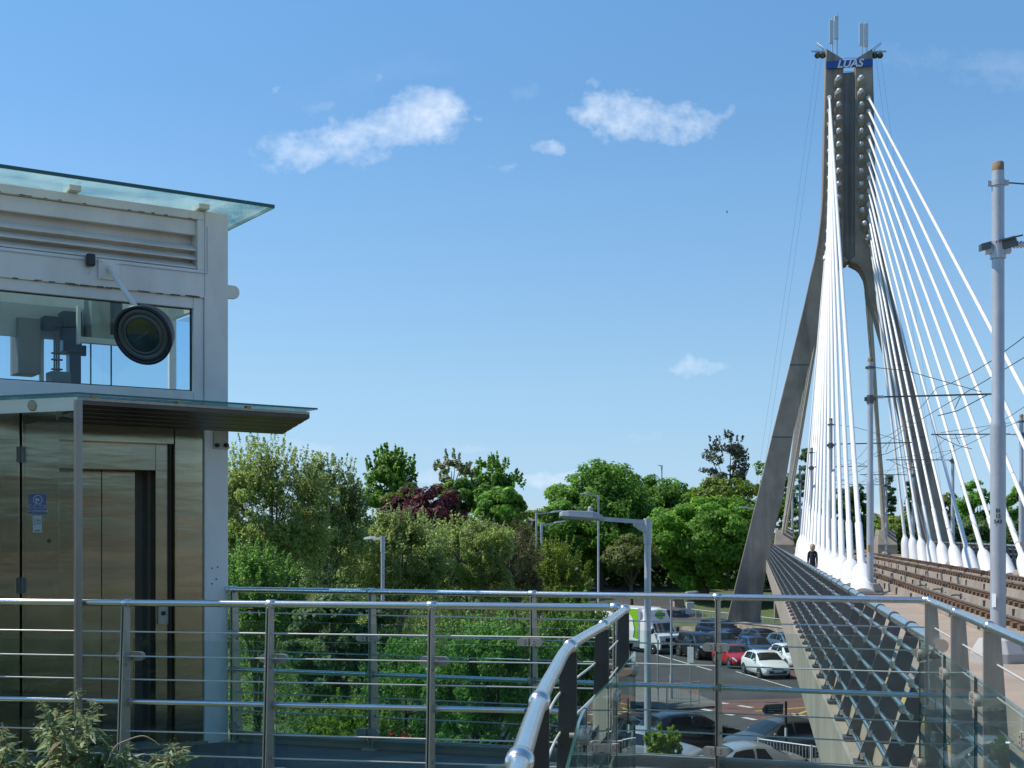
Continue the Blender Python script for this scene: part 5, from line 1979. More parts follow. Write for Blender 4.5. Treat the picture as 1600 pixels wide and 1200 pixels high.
# ------------------------------------------------------------------ people
def person(label, loc, yaw, h, shirt, trousers, hair, walk=.25, arm_bend=0.0, hair_len=.1, slim=1.0):
    """one skinned body; yaw turns the facing direction from +Y"""
    root = thing('person', label, 'person', loc)
    k = h / 1.72
    J = {}
    V = []
    R = []
    E = []

    def add(n, p, r, par=None):
        J[n] = len(V)
        V.append(Vector((p[0] * slim, p[1], p[2])) * k)
        R.append(r * k * (slim if r > .05 and n not in ('head', 'crown') else 1))
        if par:
            E.append((J[par], J[n]))
    add('pelvis', (0, 0, .94), .15)
    add('waist', (0, 0, 1.08), .14, 'pelvis')
    add('chest', (0, .01, 1.26), .155, 'waist')
    add('neckb', (0, 0, 1.43), .075, 'chest')
    add('neck', (0, .01, 1.50), .05, 'neckb')
    add('head', (0, .025, 1.585), .082, 'neck')
    add('crown', (0, .015, 1.665), .07, 'head')
    for sg, nm in ((-1, 'l'), (1, 'r')):
        st = walk * sg
        add('hip' + nm, (.085 * sg, 0, .88), .09, 'pelvis')
        add('knee' + nm, (.10 * sg, st * .5 + .03, .50), .06, 'hip' + nm)
        add('ank' + nm, (.105 * sg, st - .03, .10), .04, 'knee' + nm)
        add('toe' + nm, (.115 * sg, st + .13, .035), .035, 'ank' + nm)
        add('sh' + nm, (.165 * sg, 0, 1.39), .075, 'neckb')
        add('elb' + nm, (.20 * sg, -st * .35 - .03, 1.13), .058, 'sh' + nm)
        fw = -st * .6 + .06 + arm_bend * .22
        add('wri' + nm, (.205 * sg - arm_bend * sg * .08, fw, .89 + arm_bend * .17), .03, 'elb' + nm)
        add('palm' + nm, (.20 * sg - arm_bend * sg * .1, fw + .03 + arm_bend * .05, .82 + arm_bend * .2), .032, 'wri' + nm)
    me = bpy.data.meshes.new('body')
    me.from_pydata([tuple(v) for v in V], E, [])
    tmp = bpy.data.objects.new('tmp', me)
    COL.objects.link(tmp)
    md = tmp.modifiers.new('skin', 'SKIN')
    md.use_smooth_shade = True
    for i, sv in enumerate(me.skin_vertices[0].data):
        sv.radius = (R[i], R[i])
        sv.use_root = (i == 0)
    sb = tmp.modifiers.new('sub', 'SUBSURF')
    sb.levels = sb.render_levels = 2
    bpy.context.view_layer.update()
    dg = bpy.context.evaluated_depsgraph_get()
    bm_ = bpy.data.meshes.new_from_object(tmp.evaluated_get(dg))
    bpy.data.objects.remove(tmp)
    # fingers and facial features joined into the same mesh
    mb = MB()
    for sg, nm in ((-1, 'l'), (1, 'r')):
        p, q = V[J['palm' + nm]], V[J['wri' + nm]]
        d = (p - q).normalized()
        s = Vector((0, 1, 0)) if abs(d.y) < .8 else Vector((1, 0, 0))
        s = (s - d * s.dot(d)).normalized()
        for fi, (o, ln) in enumerate(((-.03, .06), (-.01, .075), (.01, .08), (.028, .07))):
            a = p + s * o * k + d * .02 * k
            mb.tube([a, a + d * ln * .55 * k, a + d * ln * k + Vector((-sg * .015, 0, 0)) * k], [.009 * k, .0085 * k, .006 * k], 6, mi=0)
        a = q.lerp(p, .5) + s * .03 * k
        mb.tube([a, a + (d * .6 + s * .6) * .05 * k, a + (d * .9 + s * .4) * .075 * k], [.011 * k, .01 * k, .007 * k], 6, mi=0)
    hc = V[J['head']]
    mb.lathe([(0, -.02), (.014, -.012), (.009, .018), (0, .022)], hc + Vector((0, .085, .0)) * k, (0, .3, -1), 8)
    for sg in (-1, 1):
        mb.lathe([(0, -.008), (.012, 0), (0, .008)], hc + Vector((.03 * sg, .078, .03)) * k, (0, 1, 0), 8, mi=4)
        mb.lathe([(0, -.012), (.028, 0), (0, .012)], hc + Vector((.083 * sg, 0, .0)) * k, (1, 0, 0), 8)
    mb.hexa(hc + Vector((0, .076, -.04)) * k, Vector((.022, 0, 0)) * k, Vector((0, .006, 0)) * k, Vector((0, 0, .005)) * k, mi=5)
    mats = [skin_m, shirt, trousers, black_pl, ink, mat('lips', (.35, .12, .1), .5)]
    bmz = bmesh.new()
    bmz.from_mesh(bm_)
    for f in bmz.faces:
        c = f.calc_center_median() / k
        f.smooth = True
        if c.z < .09:
            f.material_index = 3
        elif c.z < .97 and abs(c.x) < .19:
            f.material_index = 2
        elif c.z < 1.455 and not (abs(c.x) > .165 and c.z < 1.2 + (0 if arm_bend == 0 else .06) and arm_bend > 0) and not (abs(c.x) > .15 and c.z < .93):
            f.material_index = 1
        else:
            f.material_index = 0
    n0 = len(bmz.verts)
    vs_ = [bmz.verts.new(v) for v in mb.v]
    for f, mi in zip(mb.f, mb.m):
        try:
            nf = bmz.faces.new([vs_[i] for i in f])
            nf.material_index = mi
            nf.smooth = True
        except ValueError:
            pass
    out = bpy.data.meshes.new('body')
    bmz.to_mesh(out)
    bmz.free()
    for m in mats:
        out.materials.append(m)
    Rz = Matrix.Rotation(yaw, 4, 'Z')
    out.transform(Rz)
    bo = bpy.data.objects.new('body', out)
    COL.objects.link(bo)
    bo.parent = root
    # hair: a cap of the skull running down the back of the head
    hb = MB()
    rings = []
    for i, (z, r, oy) in enumerate(((.135, .02, .0), (.125, .06, -.005), (.09, .092, -.012), (.04, .105, -.02), (-.01, .103, -.034), (-.06, .09, -.045), (-.06 - hair_len, .07, -.05))):
        ring = []
        for q in range(14):
            a = 2 * math.pi * q / 14
            rr = r * (1 if math.sin(a) < .35 or z > .08 else .72)
            ring.append((hc + Vector((math.cos(a) * rr * .95, oy + math.sin(a) * rr, z)) * k))
        rings.append(ring)
    hb.loft(rings, 0, True)
    hb.build('hair', hair, root, world=False, xform=Rz)
    return root


blond = mat('blond_hair', (.38, .27, .15), .6, var=.2, scale=30, stretch=(6, 6, 1))
brown_h = mat('brown_hair', (.10, .06, .035), .6, var=.2, scale=30)
person('person with blond hair and dark jacket walking away along the bridge', BR(1.98, 46, 0.004), -BA, 1.56,
       mat('dark_jacket', (.018, .022, .034), .8, var=.2), mat('dark_trousers', (.03, .03, .04), .8, var=.2), blond, .2, hair_len=.1, slim=.8)
person('person in a pale pink top and dark trousers below, behind the curved railing', (3.47, 44, GROUND + .02), math.radians(115), 1.68,
       mat('pink_top', (.55, .40, .38), .8, var=.1), mat('black_trousers', (.02, .022, .03), .8, var=.2), brown_h, .12, arm_bend=.8)

# bird far off in the blue sky
bp = P(1136, 331, 120)
bt = thing('bird', 'tiny dark bird high in the blue sky left of the pylon', 'bird', bp)
q = MB()
q.lathe([(0, -.09), (.025, -.06), (.035, 0), (.025, .06), (.018, .08), (0, .1)], bp, (.8, .3, .1), 10)
q.build('body', black_pl, bt)
for sg in (-1, 1):
    q = MB()
    d = Vector((-.3 * sg, .2 * sg, .95 * (1 if sg > 0 else -.9)))
    q.prism([bp + Vector((-.03, 0, 0)), bp + Vector((.04, .02, 0)), bp + Vector((.03, .02, 0)) + d * .1, bp + Vector((-.025, 0, 0)) + d * .17, bp + Vector((-.045, 0, 0)) + d * .08], (0, .012, 0))
    q.build('wing', black_pl, bt)
# ------------------------------------------------------------------ trees and plants
def leaf_mesh(name, centers, normals, size, aspect, material, parent, rng, droop=0.0, axis=None):
    n = len(centers)
    nr = normals / np.maximum(np.linalg.norm(normals, axis=1, keepdims=True), 1e-6)
    ref = rng.normal(size=(n, 3))
    if axis is not None:
        ref = axis + .35 * ref
    ref[:, 2] -= droop * 2
    t = ref - nr * np.sum(ref * nr, axis=1, keepdims=True)
    t /= np.maximum(np.linalg.norm(t, axis=1, keepdims=True), 1e-6)
    b = np.cross(nr, t)
    s = (size * rng.uniform(.65, 1.35, n))[:, None] if np.isscalar(size) else size[:, None]
    v = np.empty((n, 4, 3), np.float32)
    fold = nr * s * .12
    v[:, 0] = centers - t * s * .5
    v[:, 1] = centers + b * s * aspect * .5 - t * s * .05 + fold
    v[:, 2] = centers + t * s * .5
    v[:, 3] = centers - b * s * aspect * .5 - t * s * .05 + fold
    me = bpy.data.meshes.new(name)
    me.vertices.add(n * 4)
    me.vertices.foreach_set('co', v.reshape(-1))
    me.loops.add(n * 4)
    me.loops.foreach_set('vertex_index', np.arange(n * 4, dtype=np.int32))
    me.polygons.add(n)
    me.polygons.foreach_set('loop_start', np.arange(0, n * 4, 4, dtype=np.int32))
    me.polygons.foreach_set('loop_total', np.full(n, 4, np.int32))
    me.materials.append(material)
    me.update(calc_edges=True)
    o = bpy.data.objects.new(name, me)
    COL.objects.link(o)
    if parent is not None:
        o.parent = parent
    return o


def unit(rng, n):
    d = rng.normal(size=(n, 3))
    return d / np.linalg.norm(d, axis=1, keepdims=True)


def tree(label, name, px, py_top, w_px, py_bot, Y, lm, seed, style='broad', leaf=.34, nclump=70, nleaf=9000, clump=.27, cat='tree', group=None, bark_m=None, depth_k=.8, zb=None, skirt=0.0, shape=1.0, trunk_r=None):
    """crown given by its outline in the photograph at distance Y, real size from there"""
    rng = np.random.default_rng(seed)
    c0 = P(px, py_top, Y)
    rx = w_px / 2 / F * Y
    ztop, zlow = c0.z, P(px, py_bot, Y).z
    rz = (ztop - zlow) / 2
    ry = rx * depth_k
    cz = (ztop + zlow) / 2
    gz = terrain_z(c0.x, Y) if zb is None else zb
    root = thing(name, label, cat, (c0.x, Y, gz), group)
    ctr = np.array([0, 0, cz - gz])
    # clumps over a lumpy ellipsoid
    d = unit(rng, nclump)
    d[:, 2] = np.where(d[:, 2] < -.35, d[:, 2] * .5, d[:, 2])
    d /= np.linalg.norm(d, axis=1, keepdims=True)
    ph = rng.uniform(0, 6.28, 6)
    lump = 1 + .13 * np.sin(3 * np.arctan2(d[:, 1], d[:, 0]) + ph[0]) + .10 * np.sin(4.3 * d[:, 2] + ph[1]) + .08 * np.sin(5 * d[:, 0] + ph[2])
    rad = rng.uniform(.55, 1.0, nclump) ** .7 * lump
    cr = clump * rng.uniform(.6, 1.25, nclump)
    pos = d * (rad * (1 - cr * .75))[:, None]
    if shape != 1.0:                        # narrower towards the top
        k = 1 - (1 - shape) * (pos[:, 2:3] * .5 + .5)
        pos[:, :2] *= k
    if style == 'conifer':
        hh = rng.uniform(-1, 1, nclump)
        an = rng.uniform(0, 6.28, nclump)
        rr = (1 - (hh + 1) / 2) * .95 * rng.uniform(.5, 1, nclump) + .04
        pos = np.stack([np.cos(an) * rr, np.sin(an) * rr, hh * .97], 1)
        d = np.stack([np.cos(an), np.sin(an), np.full(nclump, .1)], 1)
    sc = np.array([rx, ry, rz])
    mr = (rx * ry * rz) ** (1 / 3)
    C = pos * sc + ctr
    if style == 'conifer':
        C = pos * np.array([rx, ry, rz]) + ctr
    per = rng.multinomial(nleaf, cr ** 2 / np.sum(cr ** 2))
    ci = np.repeat(np.arange(nclump), per)
    n = len(ci)
    ld = unit(rng, n)
    lr = rng.uniform(.35, 1.0, n) ** .5
    crr = (cr * mr)[ci][:, None]
    flat = np.array([1.15, 1.15, .8])
    if style == 'willow':
        flat = np.array([1.0, 1.0, 1.05])
    if style == 'conifer':
        flat = np.array([1.2, 1.2, .45])
    pts = C[ci] + ld * lr[:, None] * crr * flat
    nrm = ld * .9 + d[ci] * .5 + rng.normal(size=(n, 3)) * .45 + np.array([0, 0, .35])
    if style == 'willow':
        nrm = ld * .5 + rng.normal(size=(n, 3)) * .8 + np.array([0, 0, .3])
    asp, droop = .72, 0.1
    if style == 'willow':
        asp, droop = .36, .25
    if style == 'conifer':
        asp, droop = .3, .5
    if skirt > 0:
        m = int(nleaf * skirt)
        a = rng.uniform(0, 6.28, m)
        r = np.sqrt(rng.uniform(0, 1, m))
        q = np.stack([np.cos(a) * r * rx, np.sin(a) * r * ry, rng.uniform(0, 1, m) ** 1.2 * (zlow + rz * .6 - gz)], 1)
        pts = np.concatenate([pts, q])
        nrm = np.concatenate([nrm, unit(rng, m) + np.array([0, 0, .5])])
    # sprigs: thin upright shoots breaking the outline
    if style in ('willow', 'sprig'):
        ns = int(nclump * .9)
        sd = unit(rng, ns)
        sd[:, 2] = np.abs(sd[:, 2]) + .15
        sd /= np.linalg.norm(sd, axis=1, keepdims=True)
        base = sd * sc * rng.uniform(.72, .95, ns)[:, None] + ctr
        up = sd * .55 + np.array([0, 0, 1.0])
        up /= np.linalg.norm(up, axis=1, keepdims=True)
        ln = mr * rng.uniform(.18, .42, ns)
        kk = max(int(nleaf * .16 / ns), 8)
        f = rng.uniform(0, 1, (ns, kk))
        sp = base[:, None, :] + up[:, None, :] * (f * ln[:, None])[:, :, None] + rng.normal(size=(ns, kk, 3)) * (.035 * mr) * (1.1 - f)[:, :, None]
        pts = np.concatenate([pts, sp.reshape(-1, 3)])
        nrm = np.concatenate([nrm, unit(rng, ns * kk) + np.array([0, 0, .2])])
    leaf_mesh('crown', pts.astype(np.float32), nrm, leaf, asp, lm, root, rng, droop)
    # trunk and limbs
    tb = MB()
    tr = trunk_r or max(.05 * mr + .06, .08)
    H = cz - gz
    bend = rng.uniform(-.12, .12, 2) * rx
    ntr = 2 if style == 'willow' else 1
    if style == 'willow':
        tr *= .6
    for q in range(ntr):
        off = np.array([rng.uniform(-.5, .5), rng.uniform(-.3, .3)]) * rx * .35 * (q > 0)
        lean = np.array([rng.uniform(-.5, .5), rng.uniform(-.3, .3)]) * rx * .8 * (q > 0)
        top = Vector((bend[0] + lean[0], bend[1] + lean[1], H + rz * (.35 if ntr == 1 else .55)))
        b0 = Vector((off[0] * .5, off[1] * .5, -.3))
        tb.tube([b0, b0.lerp(top, .35) + Vector((bend[0] * .6, 0, 0)), b0.lerp(top, .7), top], [tr * 1.25 / (1 + .5 * (q > 0)), tr / (1 + .5 * (q > 0)), tr * .6, tr * .18], 9)
        order = np.argsort(-cr)[:16 if style == 'willow' else 11]
        for j in order[q::ntr]:
            e = Vector(C[j])
            f = rng.uniform(.35, .85)
            s = b0.lerp(top, f)
            if e.z < s.z - .5:
                s = b0.lerp(top, .3)
            m = s.lerp(e, .5) + Vector((0, 0, .08 * (e - s).length))
            tb.tube([s, m, e], [tr * .45, tr * .3, tr * .08], 6)
            if style == 'willow':
                for _ in range(2):
                    e2 = e + Vector(rng.normal(size=3) * mr * .25) + Vector((0, 0, mr * .15))
                    tb.tube([m, e2], [tr * .16, tr * .03], 5)
    tb.build('trunk', bark_m or bark, root, world=False)
    return root


L_chest = leafmat('leaf_chestnut', (.10, .225, .036), .35, .5)
L_chest2 = leafmat('leaf_bright', (.12, .27, .040), .35, .5)
L_maple = leafmat('leaf_maple', (.105, .22, .034), .35, .5)
L_dark = leafmat('leaf_dark', (.06, .125, .038), .35, .35)
L_olive = leafmat('leaf_olive', (.10, .145, .04), .35, .4)
L_willow = leafmat('leaf_willow', (.195, .275, .10), .40, .55, .45)
L_willow2 = leafmat('leaf_willow_grey', (.185, .265, .108), .40, .55, .45)
L_grey = leafmat('leaf_grey_olive', (.13, .14, .07), .35, .4)
L_lime = leafmat('leaf_lime', (.125, .20, .030), .35, .35)
L_cop = leafmat('leaf_copper', (.075, .020, .028), .40, .25)
L_euc = leafmat('leaf_eucalyptus', (.065, .085, .055), .35, .25)
L_bloss = leafmat('leaf_blossom', (.16, .20, .09), .45, .35)
L_lush = leafmat('leaf_lush', (.10, .22, .055), .40, .5, .4)

# far side of the junction
T_ = 'trees beyond the junction'
tree('large round horse chestnut in the middle, biggest crown beyond the road', 'chestnut_tree', 938, 712, 214, 928, 152, L_chest, 11, leaf=.40, nclump=230, nleaf=34000, clump=.165, group=T_)
tree('chestnut rising behind the left shoulder of the biggest crown', 'chestnut_tree', 893, 738, 110, 900, 162, L_chest, 61, leaf=.42, nclump=90, nleaf=12000, clump=.2, group=T_)
tree('chestnut filling the dip between the biggest crown and the rounded one', 'chestnut_tree', 1004, 727, 116, 900, 160, L_chest, 62, leaf=.42, nclump=95, nleaf=13000, clump=.2, group=T_)
tree('rounded chestnut just right of the biggest crown', 'chestnut_tree', 1050, 731, 150, 905, 158, L_chest, 12, leaf=.42, nclump=110, nleaf=15000, clump=.2, group=T_)
tree('broad chestnut left of the pylon leg reaching down to the fence', 'chestnut_tree', 1106, 758, 190, 938, 136, L_chest2, 13, leaf=.38, nclump=210, nleaf=31000, clump=.165, group=T_)
tree('yellow green maple crown behind the broad chestnut', 'maple_tree', 1132, 739, 124, 870, 150, L_lime, 14, leaf=.36, nclump=90, nleaf=12000, clump=.2, group=T_)
tree('thin grey green eucalyptus with sky showing through, above the other crowns', 'eucalyptus_tree', 1137, 676, 84, 775, 172, L_euc, 15, 'sprig', leaf=.34, nclump=30, nleaf=3000, clump=.22, group=T_)
tree('green tree half behind the left pylon leg', 'broadleaf_tree', 1206, 698, 90, 860, 168, L_maple, 16, leaf=.4, nclump=50, nleaf=5000, clump=.25, group=T_)
tree('chestnut at the left foot of the biggest crown', 'chestnut_tree', 868, 775, 84, 925, 146, L_chest, 17, leaf=.4, nclump=55, nleaf=7000, clump=.25, group=T_)
tree('small round olive green tree on a thin trunk in front of the chestnuts', 'small_tree', 987, 832, 94, 908, 128, L_olive, 18, leaf=.24, nclump=60, nleaf=9000, clump=.24, group=T_, trunk_r=.16)
tree('bright green tree rising above the willows at the left', 'maple_tree', 610, 700, 92, 830, 122, L_maple, 19, 'sprig', leaf=.34, nclump=55, nleaf=6500, clump=.25, group=T_)
tree('reddish olive shrub below the bright green tree', 'shrub_tree', 634, 742, 80, 850, 110, L_olive, 20, leaf=.26, nclump=45, nleaf=5500, clump=.25, group=T_)
tree('copper beech with dark purple leaves, larger of the two', 'copper_beech', 676, 750, 112, 850, 106, L_cop, 21, leaf=.30, nclump=60, nleaf=7000, clump=.24, group=T_)
tree('copper beech with dark purple leaves, smaller one at the left', 'copper_beech', 628, 758, 64, 850, 107, L_cop, 22, leaf=.28, nclump=35, nleaf=3500, clump=.26, group=T_)
tree('sparse flowering tree with creamy blossom between two green crowns', 'flowering_tree', 708, 706, 74, 800, 128, L_bloss, 23, 'sprig', leaf=.3, nclump=32, nleaf=2800, clump=.2, group=T_)
tree('dark green tree right of the flowering tree', 'broadleaf_tree', 772, 714, 92, 830, 132, L_chest, 24, 'sprig', leaf=.34, nclump=60, nleaf=6500, clump=.24, group=T_)
tree('green tree in front of the flowering tree', 'broadleaf_tree', 718, 735, 70, 830, 120, L_maple, 25, leaf=.34, nclump=45, nleaf=5000, clump=.24, group=T_)
tree('bright green young chestnut below the dark green tree', 'chestnut_tree', 778, 751, 98, 850, 112, L_chest2, 26, leaf=.40, nclump=50, nleaf=5500, clump=.24, group=T_)
tree('low pale green tree at the right end of the left group', 'broadleaf_tree', 828, 782, 70, 900, 138, L_lime, 27, leaf=.34, nclump=40, nleaf=4500, clump=.25, group=T_)
# seen through the bridge
G_ = 'trees beyond the bridge'
tree('dark evergreen behind the farthest white cables', 'evergreen_tree', 1262, 695, 64, 880, 160, L_dark, 31, 'conifer', leaf=.5, nclump=70, nleaf=6000, clump=.2, group=G_)
tree('dark evergreen between the left cables and the second mast', 'evergreen_tree', 1328, 738, 66, 880, 150, L_dark, 32, leaf=.4, nclump=60, nleaf=6000, clump=.24, group=G_)
tree('yellow green hedge tree under the right back stays', 'hedge_tree', 1400, 790, 110, 890, 158, L_lime, 33, leaf=.36, nclump=80, nleaf=9000, clump=.2, group=G_, skirt=.1)
tree('pointed dark conifer behind the farthest right mast', 'conifer_tree', 1391, 742, 40, 850, 200, L_dark, 34, 'conifer', leaf=.5, nclump=60, nleaf=3500, clump=.16, group=G_)
tree('pointed dark conifer right of the other pointed one', 'conifer_tree', 1421, 752, 34, 850, 205, L_dark, 35, 'conifer', leaf=.5, nclump=50, nleaf=3000, clump=.16, group=G_)
tree('bright round tree right of the right pylon leg', 'maple_tree', 1532, 748, 86, 880, 140, L_chest2, 36, leaf=.38, nclump=70, nleaf=8000, clump=.22, group=G_)
tree('olive tree close to the right pylon leg', 'broadleaf_tree', 1480, 757, 70, 880, 150, L_olive, 37, leaf=.36, nclump=50, nleaf=5000, clump=.24, group=G_)
tree('dark green tree at the right picture edge behind the near mast', 'broadleaf_tree', 1588, 754, 80, 880, 145, L_chest, 38, leaf=.38, nclump=60, nleaf=6500, clump=.24, group=G_)
tree('dark hedge tree low behind the right parapet', 'hedge_tree', 1545, 805, 190, 900, 132, L_dark, 39, leaf=.38, nclump=90, nleaf=9000, clump=.2, group=G_, skirt=.1)
# left, near the walkway
W_ = 'willows and bushes behind the lift'
tree('tall feathery willow beside the lift tower with bare twigs at the top', 'willow_tree', 420, 688, 200, 930, 47, L_willow, 41, 'willow', leaf=.13, nclump=200, nleaf=30000, clump=.15, depth_k=.55, group=W_, skirt=.3, bark_m=bark_pale)
tree('feathery willow with its top left of the bright green tree', 'willow_tree', 515, 712, 130, 930, 51, L_willow2, 42, 'willow', leaf=.13, nclump=150, nleaf=19000, clump=.16, depth_k=.55, group=W_, skirt=.3, bark_m=bark_pale)
tree('broad willow bush in front of the copper beeches', 'willow_bush', 620, 800, 190, 960, 53, L_willow2, 43, 'willow', leaf=.13, nclump=200, nleaf=30000, clump=.15, depth_k=.55, group=W_, skirt=.3, bark_m=bark_pale)
tree('willow bush left of the thin street lamps', 'willow_bush', 728, 812, 170, 960, 56, L_willow, 44, 'willow', leaf=.13, nclump=200, nleaf=30000, clump=.15, depth_k=.55, group=W_, skirt=.3, bark_m=bark_pale)
tree('brownish grey bush with dry twigs under the thin street lamps', 'thorn_bush', 796, 818, 120, 960, 60, L_grey, 45, 'willow', leaf=.12, nclump=90, nleaf=16000, clump=.18, group=W_, skirt=.2, bark_m=bark_pale)
tree('fresh yellow green bush in front of the big chestnut', 'lime_bush', 868, 846, 118, 985, 64, L_lime, 46, 'willow', leaf=.15, nclump=80, nleaf=15000, clump=.2, group=W_, skirt=.2)
tree('dark leafy bush behind the lift tower corner', 'hedge_bush', 400, 850, 170, 1040, 40, L_lush, 47, 'willow', leaf=.12, nclump=90, nleaf=17000, clump=.18, group=W_, skirt=.2)
tree('dark bush below the far railing, left of the slender lamp', 'hedge_bush', 530, 905, 190, 1120, 37, L_dark, 48, leaf=.13, nclump=90, nleaf=17000, clump=.18, group=W_, skirt=.2)
tree('leafy tree with glossy leaves filling the middle railing bay', 'leafy_tree', 770, 958, 230, 1240, 24, L_lush, 49, 'willow', leaf=.085, nclump=130, nleaf=30000, clump=.17, group=W_, skirt=.1)
tree('leafy tree right behind the railing post, reaching to the curved rail', 'leafy_tree', 905, 930, 130, 1130, 38, L_lush, 50, 'willow', leaf=.11, nclump=80, nleaf=17000, clump=.18, group=W_, skirt=.1)
tree('leafy tree showing dark through the left railing bay', 'leafy_tree', 640, 985, 170, 1240, 29, L_lush, 51, 'willow', leaf=.09, nclump=80, nleaf=15000, clump=.18, group=W_, skirt=.1)
tree('bright young shrub with red flowers behind the kerb', 'flowering_shrub', 548, 1090, 150, 1230, 15.5, leafmat('leaf_spring', (.16, .26, .035), .3, .4), 52, 'willow', leaf=.06, nclump=60, nleaf=9000, clump=.2, cat='shrub', group='young shrubs below the walkway')
tree('bright young shrub growing up in front of the silver car', 'young_shrub', 1033, 1130, 70, 1250, 26, leafmat('leaf_spring', (.16, .26, .035), .3, .4), 53, 'sprig', leaf=.10, nclump=26, nleaf=2600, clump=.22, cat='shrub', group='young shrubs below the walkway')


def flowers():
    rng = np.random.default_rng(8)
    m = mat('red_petal', (.5, .03, .02), .6)
    for i, (px, py) in enumerate(((474, 1153), (612, 1147), (634, 1148), (640, 1149))):
        pass
    pts, nr = [], []
    for (px, py) in ((474, 1153), (612, 1147), (630, 1148), (636, 1150)):
        c = np.array(P(px, py, 15.0))
        for k in range(9):
            pts.append(c + rng.normal(size=3) * .02)
            nr.append(rng.normal(size=3))
    sh = [o for o in COL.objects if o.name.startswith('flowering_shrub')][0]
    off = np.array(origin(sh))
    o = leaf_mesh('flower_heads', np.array(pts, np.float32) - off.astype(np.float32), np.array(nr), .035, .8, m, sh, rng)
    tag(o, kind='stuff')


flowers()


def undergrowth():
    rng = np.random.default_rng(91)
    n = 60000
    X = rng.uniform(-42, 7.0, n)
    Y = rng.uniform(58, 116, n)
    keep = ~((X > 4.2 - (Y - 58) * .0) & (Y < 116))
    X, Y = X[keep], Y[keep]
    h = 2.6 + 1.2 * np.sin(X * .55 + np.sin(Y * .3) * 1.5) + .9 * np.sin(Y * .42 + X * .21)
    z = GROUND + h * rng.uniform(0, 1, len(X)) ** .6
    o = leaf_mesh('undergrowth', np.stack([X, Y, z], 1).astype(np.float32), unit(rng, len(X)) + np.array([0, 0, .6]), .42, .6, L_olive, None, rng)
    tag(o, 'dense green undergrowth between the willows and the far trees', 'undergrowth', kind='stuff')
    n = 26000
    X = rng.uniform(-40, 60, n)
    Y = rng.uniform(158, 176, n)
    X = X * Y / 150
    h = 6.0 + 1.6 * np.sin(X * .3) + 1.1 * np.sin(X * .77 + 1)
    z = -4.6 + h * rng.uniform(0, 1, n) ** .7
    o = leaf_mesh('background_shrubs', np.stack([X, Y, z], 1).astype(np.float32), unit(rng, n) + np.array([0, 0, .6]), .8, .7, L_dark, None, rng)
    tag(o, 'dark mass of shrubs behind the counted trees', 'undergrowth', kind='stuff')


undergrowth()


def far_wood():
    """continuous distant woodland round the horizon, far beyond the counted trees"""
    rng = np.random.default_rng(77)
    n = 52000
    an = rng.uniform(-math.pi, math.pi, n)
    R = rng.uniform(255, 330, n)
    X, Y = np.sin(an) * R, np.cos(an) * R
    h = 9.0 + 2.2 * np.sin(an * 23) + 1.6 * np.sin(an * 51 + 1) + 1.2 * np.sin(an * 97 + 2)
    z = -4.6 + h * rng.uniform(0, 1, n) ** .8
    pts = np.stack([X, Y, z], 1).astype(np.float32)
    nr = unit(rng, n) + np.array([0, 0, .6])
    o = leaf_mesh('distant_wood', pts, nr, 1.9, .8, leafmat('leaf_distant', (.042, .075, .035), .35, .15), None, rng)
    tag(o, 'continuous band of distant dark green woodland along the horizon', 'woodland', kind='stuff')
    # the park trees behind the station, seen only as reflections in the steel
    n = 16000
    X = rng.uniform(-45, 60, n)
    Y = -30 - rng.uniform(0, 10, n)
    h = 6.0 + 2.0 * np.sin(X * .35) + 1.2 * np.sin(X * .9)
    z = -6.4 + (h + 6.4) * rng.uniform(0, 1, n)
    o = leaf_mesh('wood_behind', np.stack([X, Y, z], 1).astype(np.float32), unit(rng, n) + np.array([0, 0, .5]), 1.1, .8, leafmat('leaf_behind', (.05, .075, .03), .35, .15), None, rng)
    tag(o, 'row of park trees behind the station platform', 'woodland', kind='stuff')


far_wood()


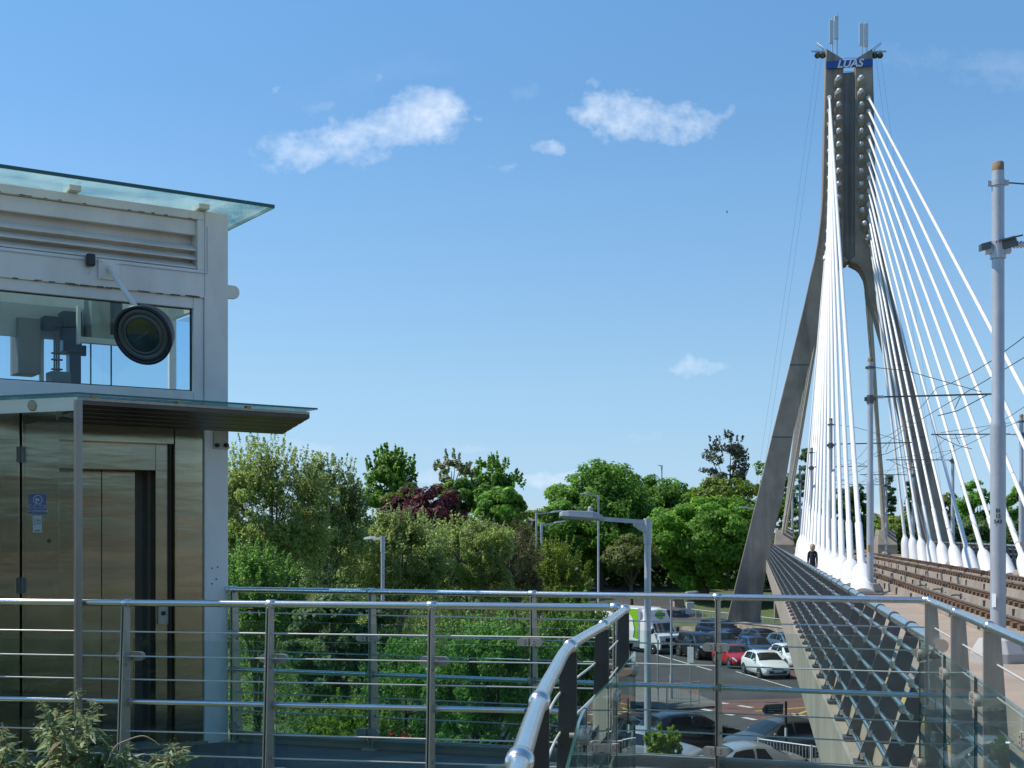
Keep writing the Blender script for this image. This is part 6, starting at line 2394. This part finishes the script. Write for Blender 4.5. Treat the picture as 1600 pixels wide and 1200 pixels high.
def buddleia():
    """shrub in front of the near railing at the lower left"""
    rng = np.random.default_rng(5)
    Y0 = 8.6
    lm = leafmat('leaf_buddleia', (.165, .24, .135), .45, .35, .5)
    lm2 = leafmat('leaf_dry', (.25, .19, .09), .4, .2, .7)
    specs = [('leafy grey green shrub with long leaves in front of the near railing, tallest one', [(118, 1080), (63, 1093), (150, 1098), (90, 1108), (100, 1128), (60, 1140), (135, 1120)], 118, 1330, 460),
             ('low grey green shrub between the tall shrub and the railing post', [(165, 1150), (200, 1165), (185, 1180), (150, 1182)], 175, 1330, 260),
             ('low grey green shrub right of the railing post, with drooping tips', [(268, 1163), (285, 1168), (245, 1180), (225, 1190)], 245, 1330, 260),
             ('sprig of grey green shrub at the lower left corner', [(5, 1137), (12, 1165), (40, 1175), (20, 1190)], 20, 1330, 260)]
    for lab, tips, bx, by, nl in specs:
        base = P(bx, by, Y0)
        t = thing('shrub', lab, 'shrub', base, 'shrubs in front of the near railing')
        st = MB()
        P_, N_, A_, S_ = [], [], [], []
        for (tx, ty) in tips:
            tip = P(tx, ty, Y0 + rng.uniform(-.2, .2))
            b = Vector(base) + Vector((rng.uniform(-.12, .12), rng.uniform(-.1, .1), 0))
            mid = b.lerp(tip, .55) + Vector((rng.uniform(-.05, .05), rng.uniform(-.05, .05), .06))
            path = spline([b, mid, tip], 8)
            st.tube(path, list(np.linspace(.009, .0025, len(path))), 6)
            k = nl // len(tips)
            for q in range(int(k * 1.5)):
                f = rng.uniform(.3, 1) ** .6
                p = path[min(int(f * (len(path) - 1)), len(path) - 2)].lerp(path[min(int(f * (len(path) - 1)) + 1, len(path) - 1)], rng.uniform())
                an = rng.uniform(0, 6.28)
                out = Vector((math.cos(an), math.sin(an), rng.uniform(-.9, .5)))
                L = rng.uniform(.03, .105) * (1.35 if f < .8 else .6)
                P_.append(p + out * L * .6)
                A_.append(out)
                nn = Vector((0, 0, 1)) + Vector(rng.normal(size=3) * .5)
                N_.append(nn)
                S_.append(L * 1.25)
            # curled flower-head remnants
            for q in range(14):
                p = tip + Vector(rng.normal(size=3) * .022)
                P_.append(p)
                A_.append(Vector(rng.normal(size=3)))
                N_.append(Vector(rng.normal(size=3)))
                S_.append(rng.uniform(.012, .03))
        st.build('stem', mat('stem_tan', (.26, .22, .15), .8, var=.2), t)
        off = np.array(origin(t))
        P_, N_, A_, S_ = np.array([tuple(p) for p in P_]), np.array([tuple(p) for p in N_]), np.array([tuple(p) for p in A_]), np.array(S_)
        dry = rng.uniform(size=len(P_)) < .10
        # side axis follows the twig: leaves point outwards
        n_ = N_ - A_ * (np.sum(N_ * A_, 1) / np.maximum(np.sum(A_ * A_, 1), 1e-6))[:, None]
        for msk, m, nm in ((~dry, lm, 'leaves'), (dry, lm2, 'dry_leaves')):
            leaf_mesh(nm, (P_[msk] - off).astype(np.float32), n_[msk], S_[msk], .23, m, t, rng, axis=A_[msk] * 4)
    tw = thing('dry_twig', 'bare arching dry twig in front of the first railing post', 'twig', P(162, 1200, Y0 - .1))
    MB().tube(spline([P(160, 1215, Y0 - .1), P(178, 1170, Y0 - .1), P(198, 1157, Y0 - .1), P(222, 1150, Y0 - .1), P(238, 1156, Y0 - .1), P(250, 1165, Y0 - .1)], 6), list(np.linspace(.007, .003, 31)), 6).build('stem', mat('dry_wood', (.34, .27, .18), .8), tw)


buddleia()
